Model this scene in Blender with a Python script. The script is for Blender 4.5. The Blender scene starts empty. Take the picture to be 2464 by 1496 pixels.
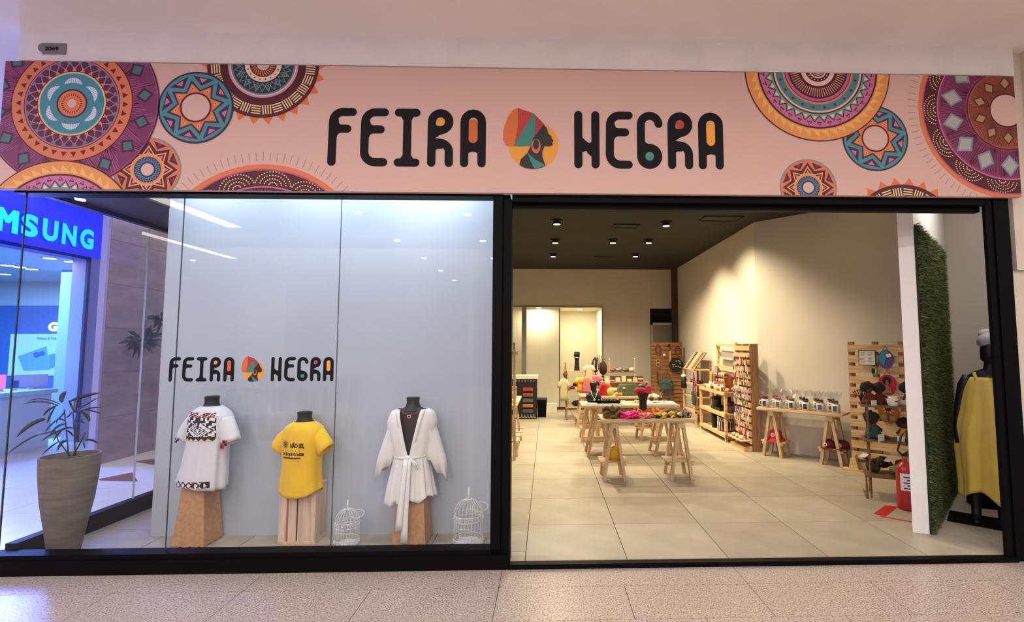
import bpy, math, random
from mathutils import Vector, Matrix
random.seed(7)
PI = math.pi
S = bpy.context.scene
COL = S.collection

# ------------------------------------------------------------------ camera
F_PX, PX, PY, YAW, PITCH, ROLL = 1200., 1350.45, 744.65, .0295188, .0733372, .0008407
H_CAM, D_CAM = 1.6, 3.7362824
_fw = Vector((math.sin(YAW)*math.cos(PITCH), math.cos(YAW)*math.cos(PITCH), math.sin(PITCH)))
_r = Vector((math.cos(YAW), -math.sin(YAW), 0))
_d = _fw.cross(_r)
_R = math.cos(ROLL)*_r + math.sin(ROLL)*_d
_D = -math.sin(ROLL)*_r + math.cos(ROLL)*_d
CAM = Vector((0, -D_CAM, H_CAM))
cd = bpy.data.cameras.new('camera')
cam = bpy.data.objects.new('camera', cd)
COL.objects.link(cam)
m = Matrix((( _R.x, -_D.x, -_fw.x), (_R.y, -_D.y, -_fw.y), (_R.z, -_D.z, -_fw.z))).to_4x4()
m.translation = CAM
cam.matrix_world = m
cd.sensor_fit = 'HORIZONTAL'; cd.sensor_width = 36
cd.lens = F_PX/2464*36
cd.shift_x = (1232-PX)/2464
cd.shift_y = (PY-748)/2464
cd.clip_start = .05; cd.clip_end = 200
S.camera = cam

# ------------------------------------------------------------------ world, exposure
w = bpy.data.worlds.new('world'); S.world = w; w.use_nodes = True
w.node_tree.nodes['Background'].inputs[0].default_value = (.62, .6, .72, 1)
w.node_tree.nodes['Background'].inputs[1].default_value = .8
S.view_settings.view_transform = 'Standard'; S.view_settings.look = 'None'
S.view_settings.exposure = 0.0; S.view_settings.gamma = 1.0
S.view_settings.use_curve_mapping = False
try:
    S.cycles.use_denoising = True
    S.cycles.max_bounces = 7; S.cycles.diffuse_bounces = 4; S.cycles.glossy_bounces = 4
    S.cycles.transmission_bounces = 4; S.cycles.transparent_max_bounces = 12
    S.cycles.caustics_reflective = False; S.cycles.caustics_refractive = False
    S.cycles.sample_clamp_indirect = 4.0
    S.cycles.use_light_tree = True
except Exception:
    pass

# ------------------------------------------------------------------ lights (most sit in a lamp fixture built below, unseen fills have none)
def light(kind, loc, power, col, size=.1, rot=(0, 0, 0), spot=None, blend=.5, size_y=None, spread=None, name='lamp_light'):
    l = bpy.data.lights.new(name, kind); l.energy = power; l.color = col
    o = bpy.data.objects.new(name, l); COL.objects.link(o); o.location = loc; o.rotation_euler = rot
    if kind == 'AREA':
        l.size = size
        if size_y: l.shape = 'RECTANGLE'; l.size_y = size_y
        else: l.shape = 'DISK'
        if spread: l.spread = spread
    elif kind == 'SPOT':
        l.spot_size = spot or 1.6; l.spot_blend = blend; l.shadow_soft_size = size
    else:
        l.shadow_soft_size = size
    return o
def aim(a, b):
    return (Vector(b)-Vector(a)).to_track_quat('-Z', 'Y').to_euler()
Z_MALL = 3.98; Z_SHOP = 3.55; FL = .035
WARM = (1, .83, .53); MALLC = (1, .91, .86); COOL = (.74, .88, 1)
MALL_SPOTS = [(-3.33, -4.9), (-1.42, -5.0), (-3.33, -7.25), (-1.43, -7.27), (-3.28, -9.5), (-1.43, -9.5), (.5, -5.0), (.5, -7.3), (2.4, -5.0), (2.4, -7.3),
              (-9.7, -10.0), (-7.5, -4.25), (-1.42, -2.7), (-3.33, -2.7), (.5, -2.7), (2.4, -2.7), (4.3, -2.7), (4.3, -5.0), (-6.9, -1.0), (-5.0, 2.2), (-5.0, 5.0), (-5.0, 8.0),  # last three: corridor downlights added to brighten the stone wall
              (-3.3, -11.7), (-1.4, -11.7), (.5, -11.7), (2.4, -11.7), (-3.3, -14), (-1.4, -14), (.5, -14), (2.4, -14)]
for x, y in MALL_SPOTS:
    light('AREA', (x, y, Z_MALL-.03), 24 if y > 1 else 23 if y > -3 else 33 if y > -11 else 70, MALLC, .12)
# added fill light under the mall ceiling, no such panel is built
light('AREA', (7.5, -6.0, Z_MALL-.05), 130, (1, .9, .78), 1.2, size_y=5, name='mall_fill_light')
SHOP_SPOTS = [(1340, 540, 90, None), (1336, 585, 80, None), (1331, 618, 60, None), (1475, 585, 50, None), (1561, 585, 75, (3.27, 5.6, 1.3)),
              (1529, 618, 60, None), (1603, 544, 85, (3.27, 4.3, 1.6)), (1660, 505, 60, None)]

def ray(u, v): return _R*((u-PX)/F_PX) + _D*((v-PY)/F_PX) + _fw
def atZ(u, v, z=FL): q = ray(u, v); return CAM + q*((z-H_CAM)/q.z)
def atY(u, v, y=0.): q = ray(u, v); return CAM + q*((y+D_CAM)/q.y)
def atX(u, v, x): q = ray(u, v); return CAM + q*(x/q.x)
def atL(u, v, a, b, c): q = ray(u, v); return CAM + q*((c+b*D_CAM)/(a*q.x+b*q.y))
for u, v, p, tgt in SHOP_SPOTS:
    L = atZ(u, v, Z_SHOP-.09)
    T = Vector(tgt) if tgt else L-Vector((0, 0, 1))
    light('SPOT', L, p*4.0, WARM, .05, rot=aim(L, T), spot=2.3 if not tgt else 1.5, blend=.8)
for x, y, p in [(-1.2, 2.0, 22), (-1.2, 5.0, 22), (-2.4, 7, 30)]:  # unseen extra fill spots, no fixtures, added to brighten the shop
    light('SPOT', (x, y, Z_SHOP-.05), p*2.9, WARM, .05, spot=2.4, blend=.8)
for x, y, p in [(-2.9, .26, 14), (-1.95, .26, 13), (-1.0, .26, 21)]:
    light('AREA', (x, y, 3.38), p, COOL, .16, name='display_spot_light')

# ------------------------------------------------------------------ materials
def lin(c):
    if isinstance(c, str):
        c = [int(c[i:i+2], 16)/255 for i in (0, 2, 4)]
    return tuple(x/12.92 if x <= .04045 else ((x+.055)/1.055)**2.4 for x in c)
_M = {}
def mat(name, c, rough=.6, metal=0., emit=0., var=0., scale=8., bump=0., bscale=60., spec=.5, stretch=None, c2=None, alpha=1., sheen=0., trans=0.):
    if name in _M: return _M[name]
    mt = bpy.data.materials.new(name); mt.use_nodes = True
    nt = mt.node_tree; b = nt.nodes['Principled BSDF']
    cl = lin(c)
    b.inputs['Base Color'].default_value = (*cl, 1)
    b.inputs['Roughness'].default_value = rough; b.inputs['Metallic'].default_value = metal
    b.inputs['Specular IOR Level'].default_value = spec
    if alpha < 1: b.inputs['Alpha'].default_value = alpha
    if sheen: b.inputs['Sheen Weight'].default_value = sheen
    if emit:
        b.inputs['Emission Color'].default_value = (*cl, 1); b.inputs['Emission Strength'].default_value = emit
    tc = None
    if var or bump or c2:
        tc = nt.nodes.new('ShaderNodeTexCoord'); mp = nt.nodes.new('ShaderNodeMapping')
        nt.links.new(tc.outputs['Object'], mp.inputs[0])
        if stretch: mp.inputs['Scale'].default_value = stretch
    if var or c2:
        n = nt.nodes.new('ShaderNodeTexNoise'); n.inputs['Scale'].default_value = scale; n.inputs['Detail'].default_value = 5
        nt.links.new(mp.outputs[0], n.inputs['Vector'])
        r = nt.nodes.new('ShaderNodeValToRGB'); nt.links.new(n.outputs[0], r.inputs[0])
        a = lin(c2) if c2 else tuple(max(0, x*(1-var)) for x in cl)
        z = cl if c2 else tuple(min(1, x*(1+var)) for x in cl)
        r.color_ramp.elements[0].position = .35; r.color_ramp.elements[1].position = .65
        r.color_ramp.elements[0].color = (*a, 1); r.color_ramp.elements[1].color = (*z, 1)
        nt.links.new(r.outputs[0], b.inputs['Base Color'])
    if bump:
        n2 = nt.nodes.new('ShaderNodeTexNoise'); n2.inputs['Scale'].default_value = bscale
        nt.links.new(mp.outputs[0], n2.inputs['Vector'])
        bp = nt.nodes.new('ShaderNodeBump'); bp.inputs['Strength'].default_value = bump; bp.inputs['Distance'].default_value = .01
        nt.links.new(n2.outputs[0], bp.inputs['Height']); nt.links.new(bp.outputs[0], b.inputs['Normal'])
    _M[name] = mt
    return mt
def mat_glass(name, f0=.04, tint=(1, 1, 1), rough=0.):
    if name in _M: return _M[name]
    mt = bpy.data.materials.new(name); mt.use_nodes = True; nt = mt.node_tree; nt.nodes.clear()
    N = nt.nodes.new
    g = N('ShaderNodeNewGeometry'); d = N('ShaderNodeVectorMath'); d.operation = 'DOT_PRODUCT'
    nt.links.new(g.outputs['Incoming'], d.inputs[0]); nt.links.new(g.outputs['Normal'], d.inputs[1])
    def mth(op, a, b=None):
        n = N('ShaderNodeMath'); n.operation = op
        for i, v in enumerate((a, b)):
            if v is None: continue
            if isinstance(v, (int, float)): n.inputs[i].default_value = v
            else: nt.links.new(v, n.inputs[i])
        return n.outputs[0]
    ab = mth('ABSOLUTE', d.outputs['Value']); om = mth('SUBTRACT', 1., ab); p5 = mth('POWER', om, 5.)
    fr = mth('ADD', mth('MULTIPLY', p5, 1-f0), f0)
    t = N('ShaderNodeBsdfTransparent'); t.inputs[0].default_value = (*tint, 1)
    gl = N('ShaderNodeBsdfGlossy'); gl.inputs['Roughness'].default_value = rough
    mx = N('ShaderNodeMixShader'); o = N('ShaderNodeOutputMaterial')
    nt.links.new(fr, mx.inputs[0]); nt.links.new(t.outputs[0], mx.inputs[1]); nt.links.new(gl.outputs[0], mx.inputs[2])
    nt.links.new(mx.outputs[0], o.inputs[0])
    _M[name] = mt
    return mt
def mat_speckle(name, base, s1, s2, scale, rough, mix=.5):
    if name in _M: return _M[name]
    mt = bpy.data.materials.new(name); mt.use_nodes = True; nt = mt.node_tree; b = nt.nodes['Principled BSDF']; N = nt.nodes.new
    tc = N('ShaderNodeTexCoord')
    a = N('ShaderNodeTexNoise'); a.inputs['Scale'].default_value = scale; a.inputs['Detail'].default_value = 3; a.inputs['Roughness'].default_value = .7
    c = N('ShaderNodeTexNoise'); c.inputs['Scale'].default_value = scale*.23; c.inputs['Detail'].default_value = 2
    for n in (a, c): nt.links.new(tc.outputs['Object'], n.inputs['Vector'])
    r = N('ShaderNodeValToRGB'); e = r.color_ramp.elements
    e[0].position = .33; e[0].color = (*lin(s1), 1); e[1].position = .52; e[1].color = (*lin(base), 1)
    x = e.new(.42); x.color = (*lin(s2), 1); y = e.new(.66); y.color = (*[min(1, q*1.15) for q in lin(base)], 1)
    nt.links.new(a.outputs[0], r.inputs[0])
    mx = N('ShaderNodeMix'); mx.data_type = 'RGBA'; mx.blend_type = 'MULTIPLY'; mx.inputs[0].default_value = mix
    r2 = N('ShaderNodeValToRGB'); r2.color_ramp.elements[0].position = .3; r2.color_ramp.elements[1].position = .7
    r2.color_ramp.elements[0].color = (.72, .66, .64, 1)
    nt.links.new(c.outputs[0], r2.inputs[0])
    nt.links.new(r.outputs[0], mx.inputs[6]); nt.links.new(r2.outputs[0], mx.inputs[7])
    nt.links.new(mx.outputs[2], b.inputs['Base Color']); b.inputs['Roughness'].default_value = rough
    _M[name] = mt
    return mt
def mat_wood(name, light_c, dark_c, scale=6., axis=0, rough=.6):
    if name in _M: return _M[name]
    mt = bpy.data.materials.new(name); mt.use_nodes = True; nt = mt.node_tree; b = nt.nodes['Principled BSDF']; N = nt.nodes.new
    tc = N('ShaderNodeTexCoord'); mp = N('ShaderNodeMapping'); nt.links.new(tc.outputs['Object'], mp.inputs[0])
    s = [14, 14, 14]; s[axis] = 1.2; mp.inputs['Scale'].default_value = s
    oi = N('ShaderNodeObjectInfo'); nt.links.new(oi.outputs['Random'], mp.inputs['Location'])
    a = N('ShaderNodeTexNoise'); a.inputs['Scale'].default_value = scale*.5; a.inputs['Detail'].default_value = 6; a.inputs['Distortion'].default_value = .6
    nt.links.new(mp.outputs[0], a.inputs['Vector'])
    r = N('ShaderNodeValToRGB'); e = r.color_ramp.elements
    e[0].position = .3; e[0].color = (*lin(dark_c), 1); e[1].position = .62; e[1].color = (*lin(light_c), 1)
    nt.links.new(a.outputs[0], r.inputs[0]); nt.links.new(r.outputs[0], b.inputs['Base Color'])
    b.inputs['Roughness'].default_value = rough
    _M[name] = mt
    return mt

# ------------------------------------------------------------------ mesh builder
class MB:
    def __init__(s): s.v = []; s.f = []; s.m = []; s.cur = 0
    def quadbox(s, P):     # 8 corners: bottom 4 ccw, top 4 ccw
        b = len(s.v); s.v += [tuple(p) for p in P]
        for q in ((0, 3, 2, 1), (4, 5, 6, 7), (0, 1, 5, 4), (1, 2, 6, 5), (2, 3, 7, 6), (3, 0, 4, 7)):
            s.f.append(tuple(b+i for i in q)); s.m.append(s.cur)
        return s
    def box(s, x0, x1, y0, y1, z0, z1):
        return s.quadbox([(x0, y0, z0), (x1, y0, z0), (x1, y1, z0), (x0, y1, z0), (x0, y0, z1), (x1, y0, z1), (x1, y1, z1), (x0, y1, z1)])
    def bar(s, p0, p1, w, h, up=(0, 0, 1)):
        p0, p1 = Vector(p0), Vector(p1); d = (p1-p0).normalized(); u = Vector(up)
        if abs(d.dot(u)) > .98: u = Vector((0, 1, 0))
        a = d.cross(u).normalized(); b = a.cross(d).normalized()
        a *= w/2; b *= h/2
        return s.quadbox([p0-a-b, p0+a-b, p1+a-b, p1-a-b, p0-a+b, p0+a+b, p1+a+b, p1-a+b])
    def tube(s, pts, r, n=8, caps=True, rs=None):
        pts = [Vector(p) for p in pts]; base = len(s.v); N = len(pts)
        prev = None
        for i, p in enumerate(pts):
            d = (pts[min(i+1, N-1)]-pts[max(i-1, 0)])
            d = d.normalized() if d.length > 1e-9 else Vector((0, 0, 1))
            if prev is None:
                a = d.orthogonal().normalized()
            else:
                a = (prev-d*prev.dot(d))
                a = a.normalized() if a.length > 1e-6 else d.orthogonal().normalized()
            prev = a; b = d.cross(a); rr = rs[i] if rs else r
            for k in range(n):
                t = 2*PI*k/n; q = p+a*(math.cos(t)*rr)+b*(math.sin(t)*rr); s.v.append(tuple(q))
        for i in range(N-1):
            for k in range(n):
                s.f.append((base+i*n+k, base+i*n+(k+1) % n, base+(i+1)*n+(k+1) % n, base+(i+1)*n+k)); s.m.append(s.cur)
        if caps:
            s.f.append(tuple(base+k for k in reversed(range(n)))); s.m.append(s.cur)
            s.f.append(tuple(base+(N-1)*n+k for k in range(n))); s.m.append(s.cur)
        return s
    def lathe(s, prof, n=24, c=(0, 0, 0), caps=True, sx=1., sy=1., seg=None):
        base = len(s.v)
        for r, z in prof:
            for k in range(n):
                t = 2*PI*k/n; s.v.append((c[0]+math.cos(t)*r*sx, c[1]+math.sin(t)*r*sy, c[2]+z))
        for i in range(len(prof)-1):
            for k in range(n):
                s.f.append((base+i*n+k, base+i*n+(k+1) % n, base+(i+1)*n+(k+1) % n, base+(i+1)*n+k)); s.m.append(s.cur)
        if caps:
            s.f.append(tuple(base+k for k in reversed(range(n)))); s.m.append(s.cur)
            s.f.append(tuple(base+(len(prof)-1)*n+k for k in range(n))); s.m.append(s.cur)
        return s
    def ball(s, c, rx, ry=None, rz=None, n=12, k=8, rot=None, jit=0.):
        ry = ry or rx; rz = rz or rx; base = len(s.v); c = Vector(c)
        for i in range(k+1):
            ph = PI*i/k
            for j in range(n):
                t = 2*PI*j/n; q = Vector((math.sin(ph)*math.cos(t)*rx, math.sin(ph)*math.sin(t)*ry, math.cos(ph)*rz))
                if jit: q *= 1+random.uniform(-jit, jit)
                if rot: q = rot @ q
                s.v.append(tuple(c+q))
        for i in range(k):
            for j in range(n):
                s.f.append((base+i*n+j, base+(i+1)*n+j, base+(i+1)*n+(j+1) % n, base+i*n+(j+1) % n)); s.m.append(s.cur)
        return s
    def loft(s, rings, closed=True, caps=True):
        base = len(s.v); n = len(rings[0])
        for R_ in rings: s.v += [tuple(p) for p in R_]
        for i in range(len(rings)-1):
            for k in range(n if closed else n-1):
                s.f.append((base+i*n+k, base+i*n+(k+1) % n, base+(i+1)*n+(k+1) % n, base+(i+1)*n+k)); s.m.append(s.cur)
        if caps and closed:
            s.f.append(tuple(base+k for k in reversed(range(n)))); s.m.append(s.cur)
            s.f.append(tuple(base+(len(rings)-1)*n+k for k in range(n))); s.m.append(s.cur)
        return s
    def prism(s, poly, fn, th):     # poly 2-D; fn(x, y, depth) -> point
        b = len(s.v); n = len(poly)
        s.v += [tuple(fn(x, y, 0)) for x, y in poly]+[tuple(fn(x, y, th)) for x, y in poly]
        s.f.append(tuple(b+i for i in range(n))); s.m.append(s.cur)
        s.f.append(tuple(b+n+i for i in reversed(range(n)))); s.m.append(s.cur)
        for i in range(n):
            j = (i+1) % n; s.f.append((b+i, b+n+i, b+n+j, b+j)); s.m.append(s.cur)
        return s
    def face(s, P):
        b = len(s.v); s.v += [tuple(p) for p in P]; s.f.append(tuple(range(b, b+len(P)))); s.m.append(s.cur); return s
    def build(s, name, mats, parent=None, smooth=False, loc=None, auto=False):
        me = bpy.data.meshes.new(name); me.from_pydata(s.v, [], s.f)
        mats = mats if isinstance(mats, (list, tuple)) else [mats]
        for mt in mats: me.materials.append(mt)
        if len(mats) > 1: me.polygons.foreach_set('material_index', s.m)
        if smooth: me.polygons.foreach_set('use_smooth', [True]*len(s.f))
        me.update()
        if auto:
            try: me.set_sharp_from_angle(angle=auto if isinstance(auto, float) else .7)
            except Exception: pass
        o = bpy.data.objects.new(name, me); COL.objects.link(o)
        if parent: o.parent = parent
        if loc: o.location = loc
        return o
def tag(o, label=None, cat=None, group=None, kind=None):
    if label: o['label'] = label
    if cat: o['category'] = cat
    if group: o['group'] = group
    if kind: o['kind'] = kind
    return o
def thing(name, label, cat, loc=(0, 0, 0), rz=0., group=None):
    o = bpy.data.objects.new(name, None); COL.objects.link(o); o.empty_display_size = .1
    o.location = loc; o.rotation_euler = (0, 0, rz)
    return tag(o, label, cat, group)
def st(o): return tag(o, kind='structure')
def share(src, name, parent=None, loc=None, rot=None, scale=None):
    c = bpy.data.objects.new(name, src.data); COL.objects.link(c)
    if parent: c.parent = parent
    if loc is not None: c.location = loc
    if rot is not None: c.rotation_euler = rot
    if scale is not None: c.scale = scale
    return c
def copy_tree(o, parent=None, loc=None, rz=None, label=None, group=None):
    c = o.copy(); COL.objects.link(c)
    if parent: c.parent = parent
    for ch in list(o.children): copy_tree(ch, c)
    if loc is not None: c.location = loc
    if rz is not None: c.rotation_euler = (0, 0, rz)
    if label: c['label'] = label
    if group: c['group'] = group
    return c
_font_cache = {}
def text_polys(txt, size=1., bold=0., extrude=0.):
    """mesh (verts, faces) of a text in the built-in font, lying in x/y"""
    k = (txt, size, bold, extrude)
    if k in _font_cache: return _font_cache[k]
    cu = bpy.data.curves.new('t', 'FONT'); cu.body = txt; cu.size = size; cu.offset = bold; cu.extrude = extrude; cu.resolution_u = 4
    o = bpy.data.objects.new('t', cu); COL.objects.link(o)
    dg = bpy.context.evaluated_depsgraph_get(); me = bpy.data.meshes.new_from_object(o.evaluated_get(dg))
    r = ([tuple(v.co) for v in me.vertices], [tuple(p.vertices) for p in me.polygons])
    bpy.data.objects.remove(o); bpy.data.meshes.remove(me); bpy.data.curves.remove(cu)
    _font_cache[k] = r
    return r
def add_text(mb, txt, fn, w, h, bold=0., ex=0.):
    """fit the text into w x h; fn maps (x, y, z) to the surface"""
    V, Fc = text_polys(txt, 1., bold, ex)
    x0 = min(v[0] for v in V); x1 = max(v[0] for v in V); y0 = min(v[1] for v in V); y1 = max(v[1] for v in V)
    b = len(mb.v)
    for x, y, z in V: mb.v.append(tuple(fn((x-x0)/(x1-x0)*w, (y-y0)/(y1-y0)*h, z)))
    for f in Fc: mb.f.append(tuple(b+i for i in f)); mb.m.append(mb.cur)

BLACK = mat('black_metal', '08080b', .5, spec=.08)
WHITE = mat('white_plaster', 'd8d2cc', .85, var=.03, scale=3)
MALLW = mat('mall_plaster', 'efe9e4', .8, var=.035, scale=1.5)
GREYW = mat('shop_wall_paint', 'cdc6bc', .85, var=.025, scale=2)
CEILD = mat('black_ceiling_paint', '1f1b16', .8, var=.25, scale=1.2)
GLASS = mat_glass('clear_glass', .02)
GROUT = mat('tile_joint', '4c453c', .9)
GROUT2 = mat('granite_joint', '5d524c', .8)
TILE = [mat('floor_tile_%d' % i, c, .42, var=.10, scale=3.5, spec=.5) for i, c in enumerate(('a49c8c', '9f9687', 'a89f90'))]
GRAN = mat_speckle('pink_granite', 'c6bab2', '4a423f', '8f817a', 100, .30, .35)
MARB = mat('corridor_marble', 'd9d6d4', .25, var=.08, scale=2.2)

# ------------------------------------------------------------------ setting: mall
st(MB().box(-18, 14, -26, 14, -.16, -.006).build('floor', GROUT2))
mall_floor = bpy.data.objects['floor']
def slab_mesh(name, w, d, mt, t=.006):
    g = .0022
    return MB().box(g, w-g, g, d-g, -t, 0)
# granite slabs by the shop front; the first course has long slabs
gcourse = []
def slabs(x0, x1, y0, d, w, off, mt, name, par, z=0., t=.008):
    proto = {}
    x = x0+((off-x0) % w)-w
    while x < x1:
        a, b = max(x, x0), min(x+w, x1)
        if b-a > .02:
            k = (round(b-a, 3), round(d, 3))
            if k not in proto:
                proto[k] = slab_mesh(name, b-a, d, mt, t).build(name, mt, par, loc=(a, y0, z))
            else: share(proto[k], name, par, (a, y0, z))
        x += w
slabs(-4.4, 5.2, -.283, .283, 1.676, -.315, GRAN, 'granite_slab', mall_floor)
for i in range(9):
    slabs(-4.4, 5.2, -.283-.411*(i+1), .411, .838, -.315+(0 if i % 2 == 0 else .419), GRAN, 'granite_slab', mall_floor)
# granite beyond the slabs that the picture can show
st(MB().box(-18, 14, -26, -.283-.411*9, -.006, -.0005).box(5.2, 14, -4, 0, -.006, -.0005).build('trim_1', GRAN))
# corridor floor to the left of the shop: pale stone with a brown inlay
cfl = st(MB().box(-4.4, -3.97, -.283-.411*9, 14, -.006, -.001).box(-18, -4.4, -3.982, -2.9, -.006, -.001).build('trim_2', MARB))
k = None
for i in range(5):
    for j in range(20):
        o = MB().box(.003, .847, .003, .847, -.006, 0).build('marble_tile', MARB, mall_floor, loc=(-8.65+.85*i, -2.9+.85*j, 0)) if k is None else share(k, 'marble_tile', mall_floor, (-8.65+.85*i, -2.9+.85*j, 0))
        k = k or o
INL = mat('brown_granite', '7d4a35', .3, var=.2, scale=40)
p = [atZ(u, v, .001) for u, v in ((238, 1152), (318, 1136), (332, 1158), (240, 1156))]
MB().face([(q.x, q.y, .0012) for q in p]).build('inlay', INL, mall_floor)
p = [atZ(u, v, .001) for u, v in ((318, 1110), (372, 1103), (372, 1118))]
MB().face([(q.x, q.y, .0012) for q in p]).build('inlay', INL, mall_floor)

# mall ceiling: plaster with two long coves over the concourse
mc = MB()
mc.box(-18, -8.75, -26, 14, Z_MALL, Z_MALL+.1).box(-8.15, -6.45, -26, 14, Z_MALL, Z_MALL+.1).box(-6.0, 14, -26, 0.1, Z_MALL, Z_MALL+.1)
mc.box(-8.75, -8.15, -26, 14, Z_MALL+.22, Z_MALL+.3).box(-6.45, -6.0, -26, 14, Z_MALL+.22, Z_MALL+.3)
mc.box(-6.0, -3.9, .1, 14, Z_MALL, Z_MALL+.1)
st(mc.build('ceiling', MALLW))
STRIPM = mat('cove_light', 'fff4e6', .5, emit=16)
cs = thing('cove_light', 'long white cove light strip in the concourse ceiling, nearer the shop', 'ceiling light', (-6.22, -8, Z_MALL+.0), 0)
for a, b in ((-6.43, -6.02),):
    MB().box(-.17, .17, 1.8, 6.2, 0, .04).build('diffuser', STRIPM, cs)
    MB().box(-.215, -.17, 1.8, 6.2, -.02, .06).build('rim', WHITE, cs); MB().box(.17, .21, 1.8, 6.2, -.02, .06).build('rim', WHITE, cs)
cs = thing('cove_light', 'long white cove light strip in the concourse ceiling, by the blue lit shop', 'ceiling light', (-8.45, -8, Z_MALL+.0), 0)
MB().box(-.15, .15, -1.8, 6.2, 0, .04).build('diffuser', STRIPM, cs)
MB().box(-.29, -.15, -1.8, 6.2, -.02, .06).build('rim', WHITE, cs); MB().box(.15, .29, -1.8, 6.2, -.02, .06).build('rim', WHITE, cs)
LED = mat('led_face', 'fff1dc', .5, emit=40)
LEDW = mat('led_face_warm', 'ffe6b4', .5, emit=60)
dl0 = None
for i, (x, y) in enumerate(MALL_SPOTS):
    if dl0 is None:
        dl0 = thing('downlight', 'round recessed downlight in the white concourse ceiling', 'ceiling light', (x, y, Z_MALL), 0, 'concourse downlights')
        MB().lathe([(.075, -.012), (.1, -.008), (.1, 0)], 20, caps=True).build('rim', WHITE, dl0)
        MB().lathe([(.07, -.016), (.07, -.0125)], 20).build('lens', LED, dl0)
    else: copy_tree(dl0, loc=(x, y, Z_MALL))

# opposite side of the concourse, seen only as reflections in the shop glass
st(MB().box(-18, 14, -26.2, -26, 0, Z_MALL).build('wall_front', MALLW))
colm = MB().box(-.32, .32, -.32, .32, 0, Z_MALL)
for i, (x, y) in enumerate(((-6.9, -8.5), (1.6, -13.5))):
    o = MB().box(-.35, .35, -.35, .35, 0, Z_MALL).build('column', MALLW, loc=(x, y, 0))
    tag(o, ('square white column across the concourse, left one', 'square white column across the concourse, right one')[i], 'column')

# shop front bulkhead and its plain neighbours
st(MB().box(-3.97, 3.72, -.02, .55, 3.745, Z_MALL).build('trim_3', mat('bulkhead_paint', 'e9e5e4', .75, var=.04, scale=4)))
st(MB().box(-3.97, 3.72, -.005, .12, 2.79, 3.745).build('wall_bulkhead', WHITE))
MALLR = mat('cream_plaster', 'd9cfc2', .8, var=.02)
st(MB().box(3.86, 9, -.0, .4, 0, Z_MALL).box(3.715, 3.86, .06, .14, 2.2, Z_MALL).box(3.715, 3.86, .10, .14, 0, 2.2).build('wall_right', MALLR))
# steel strip on the right edge

# ------------------------------------------------------------------ shop front frame
FR = thing('shopfront_frame', 'black metal frame around the display window and the open doorway', 'frame', (0, 0, 0))
GZ0, GZ1 = .135, 2.738
MB().box(-3.94, -.262, -.02, .13, 0, .10).box(-3.94, -.40, -.005, .11, .10, GZ0).build('bottom_rail', BLACK, FR)
MB().box(-3.94, -.40, 0., .12, GZ1, 2.78).build('top_rail', BLACK, FR)
MB().box(-.406, -.335, 0., .14, GZ0, 2.78).box(-.325, -.264, .015, .15, .036, 2.72).box(-.40, -.28, .03, .13, .1, 2.76).build('post', BLACK, FR)
MB().box(-.262, 3.44, -.0, .05, 2.70, 2.765).box(-.262, 3.44, .06, .11, 2.66, 2.765).box(-.262, 3.44, .02, .09, 2.73, 2.765).build('door_track', BLACK, FR)
MB().box(3.43, 3.47, 0, .03, .02, 2.765).box(3.47, 3.50, .012, .035, .02, 2.765).box(3.50, 3.62, 0., .03, .0, 2.765).box(3.58, 3.62, .03, .16, .0, 2.765).build('post', BLACK, FR)
MB().box(-.262, 3.50, -.02, .04, 0, .034).build('threshold', BLACK, FR)
# glass of the display window and the long side glass
for i, (a, b) in enumerate(((-3.9, -2.742), (-2.738, -1.567), (-1.563, -.405))):
    tag(MB().box(a, b, .05, .058, GZ0-.01, GZ1+.01).build('window_%d' % (i+1), GLASS), kind='structure')
EDGE = mat('glass_edge', '35434e', .3)
MB().box(-3.908, -3.900, .049, .058, GZ0, GZ1).box(-2.742, -2.739, .049, .059, GZ0, GZ1).box(-1.567, -1.564, .049, .059, GZ0, GZ1).build('glass_joint', EDGE, FR)
SG = thing('side_glass_frame', 'black base rail and header of the glass side wall along the corridor', 'frame', (-3.9, 0, 0))
MB().box(-.04, .04, .13, 9, 0, .17).build('base_rail', BLACK, SG)
MB().box(-.03, .03, .13, 9, 2.765, 3.6).build('header', mat('dark_header', '07080d', .5), SG)
for k, (a, b) in enumerate(((.09, 1.2), (1.21, 2.6), (2.61, 4.0), (4.01, 6.5), (6.51, 9))):
    tag(MB().box(-3.904, -3.896, a, b, .16, 2.78).build('window_%d' % (k+4), GLASS), kind='structure')
CLIP = mat('joint_silicone', 'c9cfe8', .3)
MB().box(-.006, .006, 1.2, 1.21, .17, 2.77).build('glass_joint', CLIP, SG)
MB().box(-.006, .006, 2.6, 2.61, .17, 2.77).build('glass_joint', CLIP, SG)

# ------------------------------------------------------------------ shop shell
shop_floor = st(MB().box(-3.94, 5.8, .04, 11.5, -.15, FL-.006).build('floor', GROUT))
TX, TY = .7525, .7577
n = 0; protos = {}
def tile(x0, x1, y0, y1, nm='floor_tile'):
    global n
    g = .003; k = (round(x1-x0, 3), round(y1-y0, 3), n % 3)
    if k in protos: share(protos[k], nm, shop_floor, (x0, y0, FL))
    else: protos[k] = MB().box(g, x1-x0-g, g, y1-y0-g, -.006, 0).build(nm, TILE[n % 3], shop_floor, loc=(x0, y0, FL))
    n += 1
for i in range(-5, 8):
    for j in range(-1, 15):
        x0, x1 = -.155+TX*i, -.155+TX*(i+1); y0, y1 = .78+TY*j, .78+TY*(j+1)
        if j == -1: y0 = .045
        x0 = max(x0, -3.85); x1 = min(x1, 5.7)
        if x1-x0 < .05: continue
        n += 1
        if i == -1 and j == -1:
            tile(x0, x1, y0, .209); tile(x0, x1, .209, y1)
        else: tile(x0, x1, y0, y1)
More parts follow.
